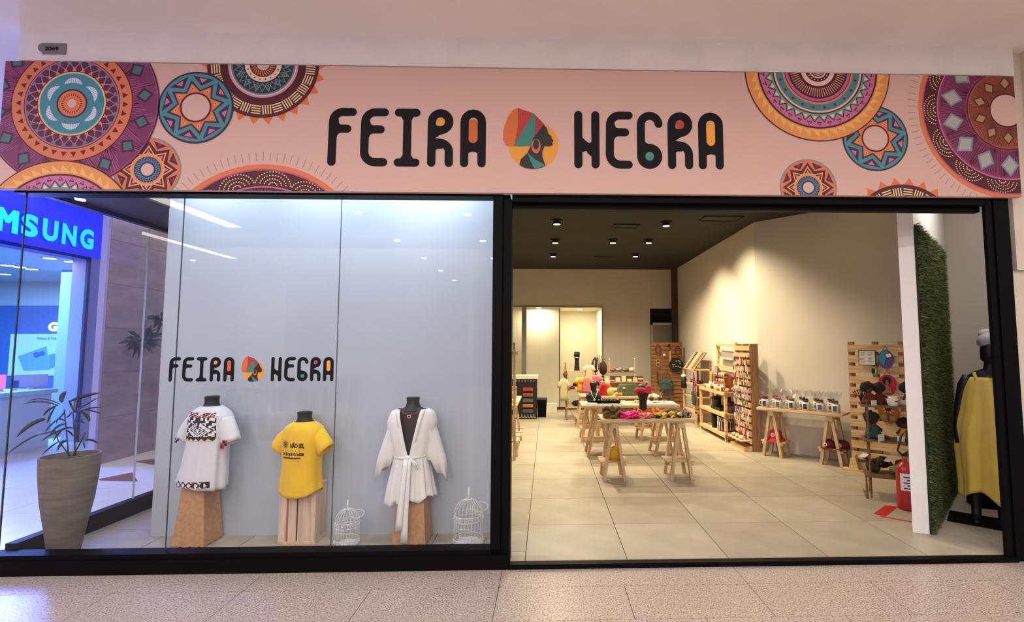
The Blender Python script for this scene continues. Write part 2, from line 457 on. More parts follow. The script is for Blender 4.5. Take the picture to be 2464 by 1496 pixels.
# display recess: pale platform tiles are the same floor; white back panel
DW = mat('display_panel_paint', 'aab4c2', .7, var=.02, scale=2)
st(MB().box(-3.27, -.30, .61, .66, FL, 3.4).build('wall_display', DW))
st(MB().box(-3.26, -.27, .13, .66, 3.4, 3.45).build('ceiling', WHITE))
st(MB().box(-3.87, -3.265, .13, 8.8, 2.80, 2.86).build('ceiling', mat('dark_header', '07080d', .5)))
shop = MB().box(-3.25, -3.15, .66, 8.8, FL, Z_SHOP)
st(shop.build('wall_left', GREYW))
st(MB().box(-3.9, 5.8, .6, 9.0, Z_SHOP, Z_SHOP+.1).build('ceiling', CEILD))
st(MB().box(3.27, 3.42, 3.93, 8.8, FL, Z_SHOP).build('wall_right', GREYW))
# slanted wall x+y = 7.2
def slab_wall(p0, p1, th, z0, z1, mt, name):
    p0, p1 = Vector((*p0, 0)), Vector((*p1, 0)); d = (p1-p0).normalized(); nrm = Vector((d.y, -d.x, 0))*th
    P = [p0, p1, p1+nrm, p0+nrm]
    return st(MB().quadbox([(q.x, q.y, z0) for q in P]+[(q.x, q.y, z1) for q in P]).build(name, mt))
slab_wall((5.3, 1.9), (3.27, 3.93), .1, FL, Z_SHOP, GREYW, 'wall_slanted')
# partition whose end faces the mall, and the niche behind it
PT = mat('partition_white', 'e6e4e4', .7, var=.02)
P0 = Vector((3.075, .49, 0)); dv = Vector((1, 1, 0)).normalized(); L = 2.2
pts = [(3.085, .50), (3.20, .46), (3.20+L*.707, .46+L*.707), (3.085+L*.707, .55+L*.707)]
st(MB().quadbox([(x, y, FL) for x, y in pts]+[(x, y, 3.5) for x, y in pts]).build('wall_partition', PT))
slab_wall((3.20+L*.707+1.6, .46+L*.707-1.6), (3.20+L*.707-.1, .46+L*.707+.1), .1, FL, 3.5, mat('niche_paint', 'b5ada6', .8), 'wall_niche')
st(MB().box(3.1, 6.5, .17, 3.0, 3.5, 3.54).build('ceiling', WHITE))
light('SPOT', (3.75, .75, 3.45), 55, (1, .93, .82), .05, spot=2.4, blend=.8)
light('AREA', (4.4, 1.0, 3.45), 7, (1, .93, .85), .3)

# back wall with a glazed office
bw = MB()
OX0, OX1, OZ = -.95, 1.41, 2.58
bw.box(OX1, 2.62, 8.8, 8.9, FL, Z_SHOP).box(-3.2, OX1, 8.8, 8.9, OZ, Z_SHOP).box(-3.2, -1.6, 8.8, 8.9, FL, OZ).box(2.62, 3.4, 8.8, 8.9, 2.56, Z_SHOP)
bw.box(2.62, 3.4, 9.2, 9.3, FL, 2.6)
st(bw.build('wall_back', GREYW))
OFW = mat('office_wall_cream', 'e2dcc6', .7, var=.01)
st(MB().box(.35, 1.6, 10.6, 10.7, FL, 2.7).box(1.42, 1.5, 8.9, 10.6, FL, 2.7).box(-1.7, .35, 9.35, 9.45, FL, 2.7).box(.33, .36, 9.35, 10.6, FL, 2.7).build('wall_office', OFW))
st(MB().box(-1.7, 1.6, 8.9, 10.7, 2.6, 2.65).build('ceiling', OFW))
o = MB().box(-.62, -.50, 8.74, 8.8, FL, 2.60).box(1.39, 1.415, 8.76, 8.8, FL, 2.58).box(-.95, 1.41, 8.77, 8.8, 2.575, 2.60).build('trim_5', mat('aluminium', '9b9a92', .35, .6)); st(o)
tag(MB().box(-.50, 1.39, 8.775, 8.783, FL+.02, 2.575).build('window_9', GLASS), kind='structure')
light('AREA', (.9, 9.6, 2.57), 30, (1, .86, .6), .25); light('AREA', (-.2, 9.1, 2.57), 24, (1, .86, .6), .2)
for k, (x, y) in enumerate(((.9, 9.6), (-.2, 9.1))):
    t = thing('downlight', ('warm round downlight in the office ceiling by the cream corner', 'warm round downlight close to the office glass')[k], 'ceiling light', (x, y, 2.6))
    MB().lathe([(.07, -.012), (.09, -.006), (.09, 0)], 16).build('rim', WHITE, t); MB().lathe([(.06, -.016), (.06, -.0125)], 16).build('lens', LEDW, t)
# store cupboard opening on the right of the back wall
st(MB().box(2.66, 3.3, 9.0, 9.05, 2.17, 2.56).build('trim_6', mat('void_black', '020202', .9)))
dr = thing('cupboard_door', 'tall grey cupboard door under a black opening in the back wall', 'door', (2.98, 8.86, FL))
MB().box(-.29, .29, -.02, .02, 0, 2.1).build('door_leaf', mat('door_grey', '8f857c', .6), dr)
MB().box(-.33, -.29, -.04, .03, 0, 2.16).box(.29, .32, -.04, .03, 0, 2.16).box(-.33, .32, -.04, .03, 2.1, 2.16).build('door_frame', GREYW, dr)
st(MB().box(3.17, 3.27, 8.55, 8.8, FL, Z_SHOP).build('trim_7', mat('dark_trim', '4a3a2c', .7)))
st(MB().box(.2, 2.6, 8.77, 8.8, FL, .1).build('baseboard_back', mat('brown_base', '3b2a22', .5)))
# ceiling spots in the shop
SPOTB = mat('spot_housing', '1b1714', .5)
SPL = ['', 'second from the doorway in the left row', 'rearmost in the left row', 'middle of the ceiling', 'in front of the right wall', 'rearmost on the right', 'near the corner of the right wall', 'nearest the doorway on the right']
sl0 = None
for i, (u, v, p, tgt) in enumerate(SHOP_SPOTS):
    q = atZ(u, v, Z_SHOP-.07)
    if sl0 is None:
        sl0 = thing('ceiling_spotlight', 'small black ceiling spotlight, lit warm white, nearest the doorway in the left row', 'ceiling light', (q.x, q.y, Z_SHOP), 0, 'warm ceiling spotlights')
        MB().lathe([(.03, -.02), (.09, -.02), (.09, 0), (.03, 0)], 16, caps=False).build('base', SPOTB, sl0)
        MB().lathe([(.055, -.07), (.062, -.07), (.062, -.02), (.03, -.015)], 16, caps=False).build('housing', SPOTB, sl0)
        MB().lathe([(.054, -.062), (.054, -.058)], 16).build('lens', LEDW, sl0)
    else: copy_tree(sl0, loc=(q.x, q.y, Z_SHOP), label='small black ceiling spotlight, lit warm white, '+SPL[i])
VENT = mat('vent_dark', '0c0a08', .6)
for i, (u, v, w_, d_) in enumerate(((1506, 543, .42, .25), (1452, 620, .42, .3), (1430, 497, .5, .12), (1735, 525, .6, .3))):
    q = atZ(u, v, Z_SHOP)
    t = thing('ceiling_vent', ('dark air vent beside the middle row of ceiling spots', 'dark air vent near the back of the black ceiling', 'narrow dark vent just behind the door track', 'square ceiling access panel near the slanted wall')[i], 'vent', (q.x, q.y, Z_SHOP))
    MB().box(-w_/2, w_/2, -d_/2, -d_/2+.02, -.015, 0).box(-w_/2, w_/2, d_/2-.02, d_/2, -.015, 0).box(-w_/2, -w_/2+.02, -d_/2, d_/2, -.015, 0).box(w_/2-.02, w_/2, -d_/2, d_/2, -.015, 0).build('frame', VENT if i < 3 else CEILD, t)
    MB().box(-w_/2+.02, w_/2-.02, -d_/2+.02, d_/2-.02, -.006, 0).build('grille', VENT if i < 3 else CEILD, t)

# ------------------------------------------------------------------ sign board with its flat print
YS = -.05
SB = thing('shop_sign', 'long pink sign board with patterned discs and black rounded shop lettering above the shopfront', 'sign', (0, YS, 2.77))
SX0, SX1 = atY(2, 300, YS).x, atY(2446, 300, YS).x
SZ0 = (atY(2457, 472, YS).z+atY(60, 456, YS).z)/2; SZ1 = (atY(18, 145, YS).z+atY(2437, 186, YS).z)/2
PINK = mat('sign_pink', 'd3b1a7', .55, spec=.3)
MB().box(SX0, SX1, 0, .04, SZ0-2.77, SZ1-2.77).build('board', PINK, SB)
def clip(P):
    for ax, lim, sg in ((0, SX0, 1), (0, SX1, -1), (1, SZ0, 1), (1, SZ1, -1)):
        out = []
        for i in range(len(P)):
            a, b = P[i-1], P[i]; da = (a[ax]-lim)*sg; db = (b[ax]-lim)*sg
            if (da >= 0) != (db >= 0):
                t = da/(da-db); out.append((a[0]+(b[0]-a[0])*t, a[1]+(b[1]-a[1])*t))
            if db >= 0: out.append(b)
        P = out
        if len(P) < 3: return None
    return P
PAL = {}
def pm(c, nm=None):
    return PAL.setdefault(c, mat('print_'+c, c, .5, spec=.4))
C_PUR, C_DK, C_OR, C_TEAL, C_CREAM, C_PINK, C_YEL, C_MAR, C_VIO, C_GB, C_BASE = '8c3f6e', '4a1028', 'd97a4a', '3f8d99', 'e6cf9a', 'cf6fa0', 'e3a355', '4e0f20', '6a3a62', '7b98a6', 'd3b1a7'
BASES = {(175, 250): .0034, (138, 572): .0074, (472, 259): .0034, (1966, 168): .0034, (2421, 266): 0.}
class Art:
    """flat print: polygons in polar form round a centre, each layer a hair in front of the last"""
    def __init__(s, u, v, Rpx, base=0.):
        s.base = BASES.get((u, v), 0.)
        p = atY(u, v, YS); s.cx, s.cz = p.x, p.z; s.k = .00318; s.mb = MB(); s.cols = []; s.lay = 0; s.R = Rpx
    def poly(s, P, c):
        P = clip([(s.cx+x*s.k, s.cz+y*s.k) for x, y in P])
        if not P: return
        if c not in s.cols: s.cols.append(c)
        s.mb.cur = s.cols.index(c); y = -.0006-s.base-.00013*s.lay
        s.mb.face([(x, y, z-2.77) for x, z in P])
    def nxt(s): s.lay += 1
    def disc(s, r, c, n=72):
        s.poly([(r*math.cos(2*PI*i/n), r*math.sin(2*PI*i/n)) for i in range(n)], c); s.nxt()
    def pt(s, r, a): return (r*math.cos(a), r*math.sin(a))
    def tris(s, n, r0, r1, c, hw=.5, off=0., tip=0.):
        for i in range(n):
            a = 2*PI*(i+off)/n; h = 2*PI/n*hw
            s.poly([s.pt(r0, a-h), s.pt(r1, a+tip*h), s.pt(r0, a+h)], c)
        s.nxt()
    def star(s, n, r0, r1, c, off=0.):
        s.poly([s.pt(r1 if i % 2 == 0 else r0, 2*PI*(i/2+off)/n) for i in range(2*n)], c); s.nxt()
    def zig(s, n, r0, r1, w, c, off=0.):
        for i in range(2*n):
            a0 = 2*PI*(i/2+off)/n; a1 = 2*PI*((i+1)/2+off)/n; p, q = (r1, r0) if i % 2 == 0 else (r0, r1)
            s.poly([s.pt(p-w/2, a0), s.pt(p+w/2, a0), s.pt(q+w/2, a1), s.pt(q-w/2, a1)], c)
        s.nxt()
    def ticks(s, n, r0, r1, w, c, off=0., skew=0.):
        for i in range(n):
            a = 2*PI*(i+off)/n; b = a+skew
            dx0, dy0 = -math.sin(a)*w/2, math.cos(a)*w/2
            x0, y0 = s.pt(r0, a); x1, y1 = s.pt(r1, b)
            s.poly([(x0-dx0, y0-dy0), (x1-dx0, y1-dy0), (x1+dx0, y1+dy0), (x0+dx0, y0+dy0)], c)
        s.nxt()
    def diam(s, n, r, hr, ht, c, off=0.):
        for i in range(n):
            a = 2*PI*(i+off)/n; h = ht/r
            s.poly([s.pt(r-hr, a), s.pt(r, a+h), s.pt(r+hr, a), s.pt(r, a-h)], c)
        s.nxt()
    def dots(s, pts, rr, c, m=6):
        for x, y in pts:
            s.poly([(x+rr*math.cos(2*PI*i/m), y+rr*math.sin(2*PI*i/m)) for i in range(m)], c)
    def done(s, label):
        o = s.mb.build('printed_disc', [pm(c) for c in s.cols], SB); o['label'] = label; return o
def m_star8(u, v, R, lab, off=.25, hole=.37):
    a = Art(u, v, R)
    a.disc(R, C_VIO if 0 else '3a1a35'); a.disc(R*.95, C_TEAL)
    a.tris(8, R*.9, R*.62, '4a1438', .42, off+.5)
    a.tris(8, R*.83, R*.70, C_PINK, .17, off+.5)
    a.star(8, R*.50, R*.84, C_TEAL, off); a.star(8, R*.50, R*.78, '4a1438', off); a.star(8, R*.45, R*.68, C_OR, off)
    a.dots([a.pt(R*.53, 2*PI*(i+off)/8) for i in range(8)], R*.05, C_YEL); a.nxt()
    a.dots([a.pt(R*.53, 2*PI*(i+off)/8) for i in range(8)], R*.02, C_DK); a.nxt()
    a.disc(R*(hole+.05), C_MAR); a.disc(R*hole, C_BASE)
    a.done(lab)
def m_flower(u, v, R, lab):
    a = Art(u, v, R)
    a.disc(R, '6f8f92'); a.disc(R*.95, 'd8744f')
    a.tris(8, R*.9, R*.68, C_MAR, .3, .5); a.tris(8, R*.86, R*.76, C_VIO, .12, .5)
    a.star(8, R*.62, R*.88, C_MAR, 0); a.star(8, R*.5, R*.76, C_YEL, 0); a.star(8, R*.46, R*.68, C_MAR, 0); a.tris(8, R*.5, R*.62, C_PINK, .18, 0)
    a.disc(R*.5, C_YEL); a.disc(R*.46, 'd98a55'); a.disc(R*.40, '2d3550'); a.zig(12, R*.25, R*.38, R*.035, '5c86a6'); a.zig(12, R*.25, R*.38, R*.035, '5c86a6', .5)
    a.disc(R*.19, C_BASE); a.done(lab)
def m_saw(u, v, R, lab, dense=1):
    a = Art(u, v, R)
    a.tris(26, R*.97, R*1.13, 'dd7038', .5); a.disc(R, C_MAR)
    n = 28
    for i in range(n):
        c0 = 2*PI*(i+.5)/n; rr = R*.85; cx, cy = a.pt(rr, c0); er = (math.cos(c0), math.sin(c0)); et = (-er[1], er[0]); L = R*.085
        for k in (-1.5, -.5, .5, 1.5):
            o = k*R*.045
            if i % 2: e, f = er, et
            else: e, f = et, er
            P = [(cx+f[0]*o+e[0]*sx*L+f[0]*sy*R*.011, cy+f[1]*o+e[1]*sx*L+f[1]*sy*R*.011) for sx, sy in ((-1, -1), (1, -1), (1, 1), (-1, 1))]
            a.poly(P, C_CREAM)
    a.nxt()
    a.disc(R*.63, 'c98aa8'); a.disc(R*.60, 'e3b9b2'); a.disc(R*.575, '4f8584'); a.disc(R*.545, '33283f')
    a.zig(14, R*.36, R*.52, R*.022, '5f9a98'); a.zig(14, R*.36, R*.52, R*.022, '5f9a98', .5); a.diam(14, R*.44, R*.05, R*.03, '5f9a98', 0); a.diam(14, R*.44, R*.03, R*.017, '33283f', 0)
    a.disc(R*.33, 'e9cdb8'); a.dots([a.pt(R*.285, 2*PI*i/18) for i in range(18)], R*.014, C_MAR); a.nxt()
    a.disc(R*.24, C_MAR); a.ticks(26, R*.13, R*.22, R*.018, 'd98a55', 0, .18); a.disc(R*.115, C_BASE); a.done(lab)
def hatch(a, r0, r1, n, w, c, seed=3):
    rn = random.Random(seed)
    for i in range(n):
        t = 2*PI*i/n+rn.uniform(-.006, .006); rr0 = r0+rn.uniform(0, .05)*(r1-r0); rr1 = r1-rn.uniform(0, .05)*(r1-r0)
        sk = .05*math.sin(i*2*PI/26)
        dx, dy = -math.sin(t)*w/2, math.cos(t)*w/2; x0, y0 = a.pt(rr0, t-sk); x1, y1 = a.pt(rr1, t+sk)
        a.poly([(x0-dx, y0-dy), (x1-dx, y1-dy), (x1+dx, y1+dy), (x0+dx, y0+dy)], c)
    a.nxt()
def m_rim_dots(a, R, r1, n):
    for i in range(n):
        c0 = 2*PI*(i+.5)/n; base = r1; cx, cy = a.pt(base, c0); er = (math.cos(c0), math.sin(c0)); et = (-er[1], er[0])
        for q in range(4):
            rad = R*(.030+.034*q); m = 6+4*q
            for k in range(m):
                t = PI*(k+.5)/m; X = math.cos(t)*rad*1.25; Y = math.sin(t)*rad
                a.dots([(cx+et[0]*X+er[0]*Y, cy+et[1]*X+er[1]*Y)], R*.0075, C_CREAM, 5)
    a.nxt()
# large purple disc, top left
a = Art(175, 250, 199)
a.disc(199, '4a1230'); a.disc(196, '9a4c7e'); hatch(a, 138, 195, 300, 1.7, '5a1840')
a.tris(16, 195, 150, '76305c', .35, 0)
a.diam(16, 166, 21, 19, '4a1230', .35); a.diam(16, 166, 14, 13, '446f74', .35)
a.disc(139, C_MAR); a.disc(136, 'd4774c'); a.tris(34, 116, 128, '561626', .32, 0, .0)
a.disc(109, C_MAR); a.disc(107, 'b07597'); a.disc(104, '52203f'); a.zig(26, 84, 100, 3.4, 'c0749c'); a.tris(26, 78, 88, 'dd8264', .3, .5); a.tris(26, 103, 95, '63838a', .28, 0)
a.disc(79, C_MAR); a.disc(77, 'd9ba80'); a.disc(73, '3c8898')
for i in range(6):
    t0 = 2*PI*(i+.5)/6; P = []
    for j in range(9):
        s_ = -1+2*j/8; P.append((t0+s_*.42, 51+12*(1-s_*s_)))
    Q = [(t, 51-1*(1-((t-t0)/.42)**2)) for t, r in reversed(P)]
    for (ta, ra), (tb, rb) in zip(P[:-1], P[1:]):
        a.poly([a.pt(50, ta), a.pt(ra, ta), a.pt(rb, tb), a.pt(50, tb)], 'd5d9e2')
a.nxt(); a.ticks(84, 50, 63, .8, '3c8898')
a.disc(35, C_MAR); a.disc(31, 'd6764a'); a.ticks(26, 19, 24, 2, '561626'); a.disc(10, C_BASE)
a.done('large purple ring disc with teal centre at the upper left of the board')
m_star8(472, 259, 87, 'teal disc with an orange eight pointed star, left side of the board')
m_saw(634, 155, 131, 'dark red disc with orange saw teeth cut by the top edge')
# bottom left orange ring
def m_orange(u, v, R, lab, full):
    a = Art(u, v, R)
    a.disc(R, C_MAR); a.disc(R*.985, 'e0934f'); a.tris(46, R*.845, R*.94, 'e9b462', .5, 0, .9)
    a.disc(R*.825, C_MAR); a.disc(R*.80, 'c46d9b'); a.tris(34, R*.735, R*.79, C_MAR, .26, .5); a.tris(34, R*.75, R*.778, 'c46d9b', .14, .5)
    a.star(34, R*.66, R*.745, '4a1434', 0); a.star(34, R*.64, R*.725, '6ba29d', 0); a.tris(34, R*.655, R*.70, 'd8dba4', .26, 0)
    a.disc(R*.625, C_MAR); a.disc(R*.605, 'e8bda4'); a.disc(R*.58, '9c2f3a'); a.disc(R*.575, '3b8492'); a.dots([a.pt(R*.535, 2*PI*i/22) for i in range(22)], R*.02, '5a1f40'); a.nxt()
    a.disc(R*.49, 'dd7a4c'); a.disc(R*.46, C_MAR); a.disc(R*.45, 'b4609c'); a.disc(R*.41, C_MAR); a.ticks(66, R*.27, R*.385, R*.01, 'dfa893')
    a.disc(R*.235, 'ecc7ba'); a.disc(R*.175, C_MAR); a.dots([a.pt(R*.15, 2*PI*i/20) for i in range(20)], R*.009, 'ecc7ba'); a.nxt()
    a.disc(R*.125, 'ecc7ba'); a.disc(R*.105, C_MAR); a.disc(R*.09, C_BASE); a.disc(R*.075, C_MAR); a.disc(R*.065, C_BASE)
    a.done(lab)
m_orange(138, 572, 181, 'orange rimmed disc cut by the lower left corner', 0)
m_flower(355, 408, 77, 'small orange flower disc beside the purple disc')
def m_big(u, v, R, lab, inner):
    a = Art(u, v, R)
    a.ticks(int(R*.42), R*1.03, R*1.12, 1.6, 'a98378'); a.disc(R, 'dc7446'); a.disc(R*.955, 'a8547e'); a.disc(R*.94, C_MAR)
    m_rim_dots(a, R, R*.80, 13 if R < 240 else 15)
    a.disc(R*.79, 'c06a9c'); a.disc(R*.775, '8a3564' if inner else C_MAR)
    if inner:
        hatch(a, R*.46, R*.76, 300, 1.6, '56103c', 5)
        a.diam(14, R*.63, R*.125, R*.105, '7d8ba0', .5); a.diam(14, R*.63, R*.095, R*.078, 'a9a9a5', .5)
        a.disc(R*.455, C_MAR); a.disc(R*.44, '9a5236'); hatch(a, R*.2, R*.43, 170, 1.4, '5e1a1e', 9)
        a.diam(10, R*.315, R*.085, R*.07, '561626', .5); a.diam(10, R*.315, R*.06, R*.048, 'ab8a52', .5)
        a.disc(R*.20, C_MAR); a.disc(R*.18, C_BASE)
    else:
        hatch(a, R*.4, R*.77, 200, 2.2, '8e3a56', 5)
    a.done(lab)
m_big(626, 647, 247, 'wide dark red arc with dotted scallops along the bottom edge', 0)
m_star8(2106, 333, 82, 'teal disc with an orange star, right side of the board')
m_orange(1966, 168, 181, 'large orange rimmed disc cut by the top edge at the right', 1)
m_flower(1945, 451, 70, 'small orange flower disc near the lower right edge')
m_saw(2178, 577, 136, 'dark red disc with orange saw teeth cut by the bottom edge')
m_big(2421, 266, 222, 'huge purple disc with grey diamonds at the right end of the board', 1)

# ------------------------------------------------------------------ rounded lettering (flat print) and the head emblem
def arc(cx, cy, r, a0, a1, n=10):
    return [(cx+r*math.cos(math.radians(a0+(a1-a0)*i/n)), cy+r*math.sin(math.radians(a0+(a1-a0)*i/n))) for i in range(n+1)]
GL = {
 'F': [[(0, 0), (.05, 4.9)]+arc(1.25, 4.9, 1.2, 180, 90)+[(2.35, 6.1)], [(.1, 4.05), (1.75, 4.05)], [(.05, 3.2), (.35, 3.8), (.9, 4.05)], [(.2, 5.2), (.3, 4.4), (.8, 4.05)]],
 'E': [[(2.35, 6.1), (1.25, 6.1)]+arc(1.25, 4.9, 1.2, 90, 180)+[(0, 1.3)]+arc(1.3, 1.3, 1.3, 180, 270)+[(2.3, 0)], [(.1, 4.0), (1.9, 4.0)], [(.05, 3.2), (.35, 3.75), (.9, 4.0)], [(.1, 5), (.3, 4.35), (.8, 4.0)]],
 'I': [[(0, 6.1), (2.1, 6.1)], [(0, 0), (2.1, 0)], [(1.05, 0), (1.05, 6.1)], [(.6, 6.05), (1.05, 5.3)], [(1.5, 6.05), (1.05, 5.3)], [(.6, .05), (1.05, .8)], [(1.5, .05), (1.05, .8)]],
 'R': [[(0, 0), (0, 5.05)]+arc(1.05, 5.05, 1.05, 180, -60)+[(1.2, 4.0), (.75, 3.85)], [(0, 2.6), (.5, 2.5), (.95, 2.45)]+arc(.95, 1.3, 1.15, 90, 0)+[(2.1, 0)], [(0, 4.3), (.45, 3.6)], [(.1, 3.9), (.9, 4.0)], [(0, 1.8), (.55, 2.2), (1.1, 2.2)], [(.2, 4.2), (.6, 4.0)]],
 'A': [[(0, 0), (0, 5.05)]+arc(1.05, 5.05, 1.05, 180, 0)+[(2.1, 0)], [(0, 1.9), (2.1, 1.9)], [(.05, 1.5), (.5, 1.8), (1.05, 1.9), (1.6, 1.8), (2.05, 1.5)], [(.1, 2.3), (2.0, 2.3)]],
 'N': [[(0, 0), (0, 6.1)], [(2.1, 0), (2.1, 6.1)], [(0, 2.9), (2.1, 1.5)], [(0, 2.5), (2.1, 1.9)], [(0, 3.1), (.7, 2.4)], [(2.1, 1.2), (1.5, 1.7)], [(.0, 1.8), (1.0, 2.2)], [(2.1, 2.6), (1.5, 2.0)]],
 'G': [arc(1.1, 5.0, 1.1, 5, 180)+[(0, 1.05)]+arc(1.05, 1.05, 1.05, 180, 540, 20), [(0, 2.6), (.6, 2.15), (1.1, 2.1)]],
}
INK = mat('print_black', '100e13', .6, spec=.2)
def capsule(mb, a, b, r, fn, z):
    ax, ay = a; bx, by = b; t = math.atan2(by-ay, bx-ax); P = []
    for i in range(9): q = t-PI/2+PI*i/8; P.append((bx+r*math.cos(q), by+r*math.sin(q)))
    for i in range(9): q = t+PI/2+PI*i/8; P.append((ax+r*math.cos(q), ay+r*math.sin(q)))
    mb.face([fn(x, y, z) for x, y in P])
def lettering(par, fn, eps):
    """fn(x, y, depth): emblem units (stroke width 1) -> local coordinates of par"""
    def word(w, xs, acc, name):
        for ch, x0, ac in zip(w, xs, acc):
            mb = MB(); k = 0
            for path in GL[ch]:
                for p, q in zip(path[:-1], path[1:]):
                    capsule(mb, (x0+.5+p[0], .5+p[1]), (x0+.5+q[0], .5+q[1]), .5 if k >= 0 else .4, fn, eps*(1+.02*k)); k += 1
            lo = mb.build('letter', INK, par)
            if ac:
                c, cx, cy, dx = ac; m2 = MB(); P = []
                for i in range(13): t = PI*i/12; P.append((x0+.5+cx+.52*math.cos(t), .5+cy+dx+.52*math.sin(t)))
                for i in range(13): t = PI+PI*i/12; P.append((x0+.5+cx+.52*math.cos(t), .5+cy-dx+.52*math.sin(t)))
                m2.face([fn(x, y, eps*2.6) for x, y in P]); m2.build('letter_counter', mat('print_'+c, c, .5), lo)
    word('FEIRA', (0, 3.85, 7.9, 11.9, 15.85), (None, None, None, ('e39a2a', 1.05, 5.0, 0), ('c9602a', 1.05, 3.9, .95)), 'letter')
    word('NEGRA', (29.7, 33.55, 37.4, 41.2, 45.0), (None, None, ('2f8a80', 1.05, 1.05, 0), ('b53a30', 1.05, 5.0, 0), ('eda32c', 1.05, 3.9, .95)), 'letter')
    def U(P): return [((x-65)/48, (423-y)/48) for x, y in P]
    def el(cx, cy, rx, ry, n=32): return [(cx+rx*math.cos(2*PI*i/n), cy+ry*math.sin(2*PI*i/n)) for i in range(n)]
    arts = [('emblem_sun', 'e39a2e', el(1252, 288, 146, 142)),
     ('turban_band', 'cf6a2b', [(1165, 68), (1130, 83), (1098, 130), (1076, 200), (1075, 262), (1093, 295), (1142, 298), (1170, 190)]),
     ('turban_band', 'b4302f', [(1160, 68), (1185, 80), (1215, 88), (1255, 103), (1200, 200), (1140, 297), (1160, 180)]),
     ('turban_band', '9c3038', [(1250, 100), (1290, 140), (1315, 167), (1300, 195), (1258, 245), (1245, 200)]),
     ('turban_band', '2f7f76', [(1250, 103), (1138, 292), (1160, 299), (1200, 296), (1235, 293), (1256, 240), (1264, 130)]),
     ('face_profile', '171216', [(1310, 168), (1328, 186), (1335, 205), (1340, 224), (1359, 237), (1357, 248), (1370, 262), (1361, 276), (1365, 289), (1345, 297), (1318, 294), (1305, 320), (1303, 355), (1321, 408), (1300, 422), (1250, 431), (1200, 424), (1171, 407), (1178, 375), (1215, 340), (1235, 300), (1250, 250), (1280, 212)]),
     ('earring', 'cf6a4b', el(1267, 297, 27, 42)), ('earring_hole', '171216', el(1267, 287, 17, 30)),
     ('collar_band', '2f7f86', [(1217, 336), (1262, 375), (1320, 410), (1290, 424), (1256, 428), (1232, 378)])]
    for i, (nm, c, P) in enumerate(arts):
        MB().face([fn(x, y, eps*(1+.6*i)) for x, y in reversed(U(P))]).build(nm, mat('print_'+c, c, .5), par)
pa, pb = atY(787, 399, YS), atY(1742, 411, YS); un = (pb.x-pa.x)/48.1
zt = atY(787, 259, YS).z; uh = (zt-pa.z)/7.1
lettering(SB, lambda x, y, d: (pa.x+x*un, -d, pa.z-2.77+y*uh), .0016)
# the small copy on the display glass
LG = thing('window_lettering', 'small black rounded shop lettering with a head emblem stuck on the display glass', 'sign', (0, .049, 1.4))
qa, qb = atY(405, 918, .049), atY(802, 917, .049); un2 = (qb.x-qa.x)/48.1; uh2 = (atY(405, 859, .049).z-qa.z)/7.1
lettering(LG, lambda x, y, d: (qa.x+x*un2, -d, qa.z-1.4+y*uh2), .0006)

# unit number plate on the bulkhead
NP = thing('number_plate', 'small grey plate with the unit number at the upper left of the bulkhead', 'sign', (atY(122, 118, -.022).x, -.022, atY(122, 118, -.022).z))
g = mat('plate_grey', '7c757c', .5)
MB().box(-.055, .115, -.008, 0, -.042, .042).build('plate', g, NP)
MB().prism(arc(-.053, .008, .034, 90, 270, 12)+[(-.05, -.026), (-.05, .042)], lambda x, y, d: (x, -d, y), .0078).build('rounded_end', g, NP)
t = MB(); add_text(t, '2069', lambda x, y, z: (-.034+x, -.0095, -.018+y), .10, .032, .035); t.build('digits', INK, NP)
# brass key socket line and patch marks on the bulkhead


# ------------------------------------------------------------------ display window: torsos, clothes, pedestals, cages, plant
MDF = mat('raw_mdf', 'b38862', .75, var=.12, scale=30, bump=.1)
MANQ = mat('mannequin_black', '141519', .5, spec=.4)
def sell(cx, cy, z, rx, ry, n, fold=0., k=9, ph=0., tilt=0., e=2.3, a0=0., a1=2*PI, close=True):
    P = []
    for i in range(n):
        t = a0+(a1-a0)*i/(n if close else n-1)
        c_, s_ = math.cos(t), math.sin(t)
        f = 1+fold*math.sin(k*t+ph)+fold*.6*math.sin((k*1.7)*t+ph*2.1)
        X = rx*math.copysign(abs(c_)**(2/e), c_)*f; Y = ry*math.copysign(abs(s_)**(2/e), s_)*f
        P.append((cx+X, cy+Y, z+tilt*X))
    return P
def interp(sec, z):
    """sections sorted by falling z: (z, cx, cy, rx, ry, fold)"""
    for a, b in zip(sec[:-1], sec[1:]):
        if a[0] >= z >= b[0]:
            t = (a[0]-z)/(a[0]-b[0]); t = t*t*(3-2*t)*.5+t*.5
            return [p+(q-p)*t for p, q in zip(a, b)]
    return list(sec[-1] if z < sec[-1][0] else sec[0])
def cloth_body(sec, n=56, m=26, k=9, ph=0., name='body', mt=None, par=None, hem=None):
    mb = MB(); z0, z1 = sec[0][0], sec[-1][0]; R_ = []
    for i in range(m+1):
        z = z0+(z1-z0)*i/m; s_ = interp(sec, z)
        ring = sell(s_[1], s_[2], z, s_[3], s_[4], n, s_[5], k, ph+.5*i/m)
        if hem and i > m*.8: ring = [(x, y, zz+hem(x)*(i/m-.8)/.2) for x, y, zz in ring]
        R_.append(ring)
    mb.loft(R_, caps=False)
    o = mb.build(name, mt, par, smooth=True)
    md = o.modifiers.new('thickness', 'SOLIDIFY'); md.thickness = .004; md.offset = -1
    return o
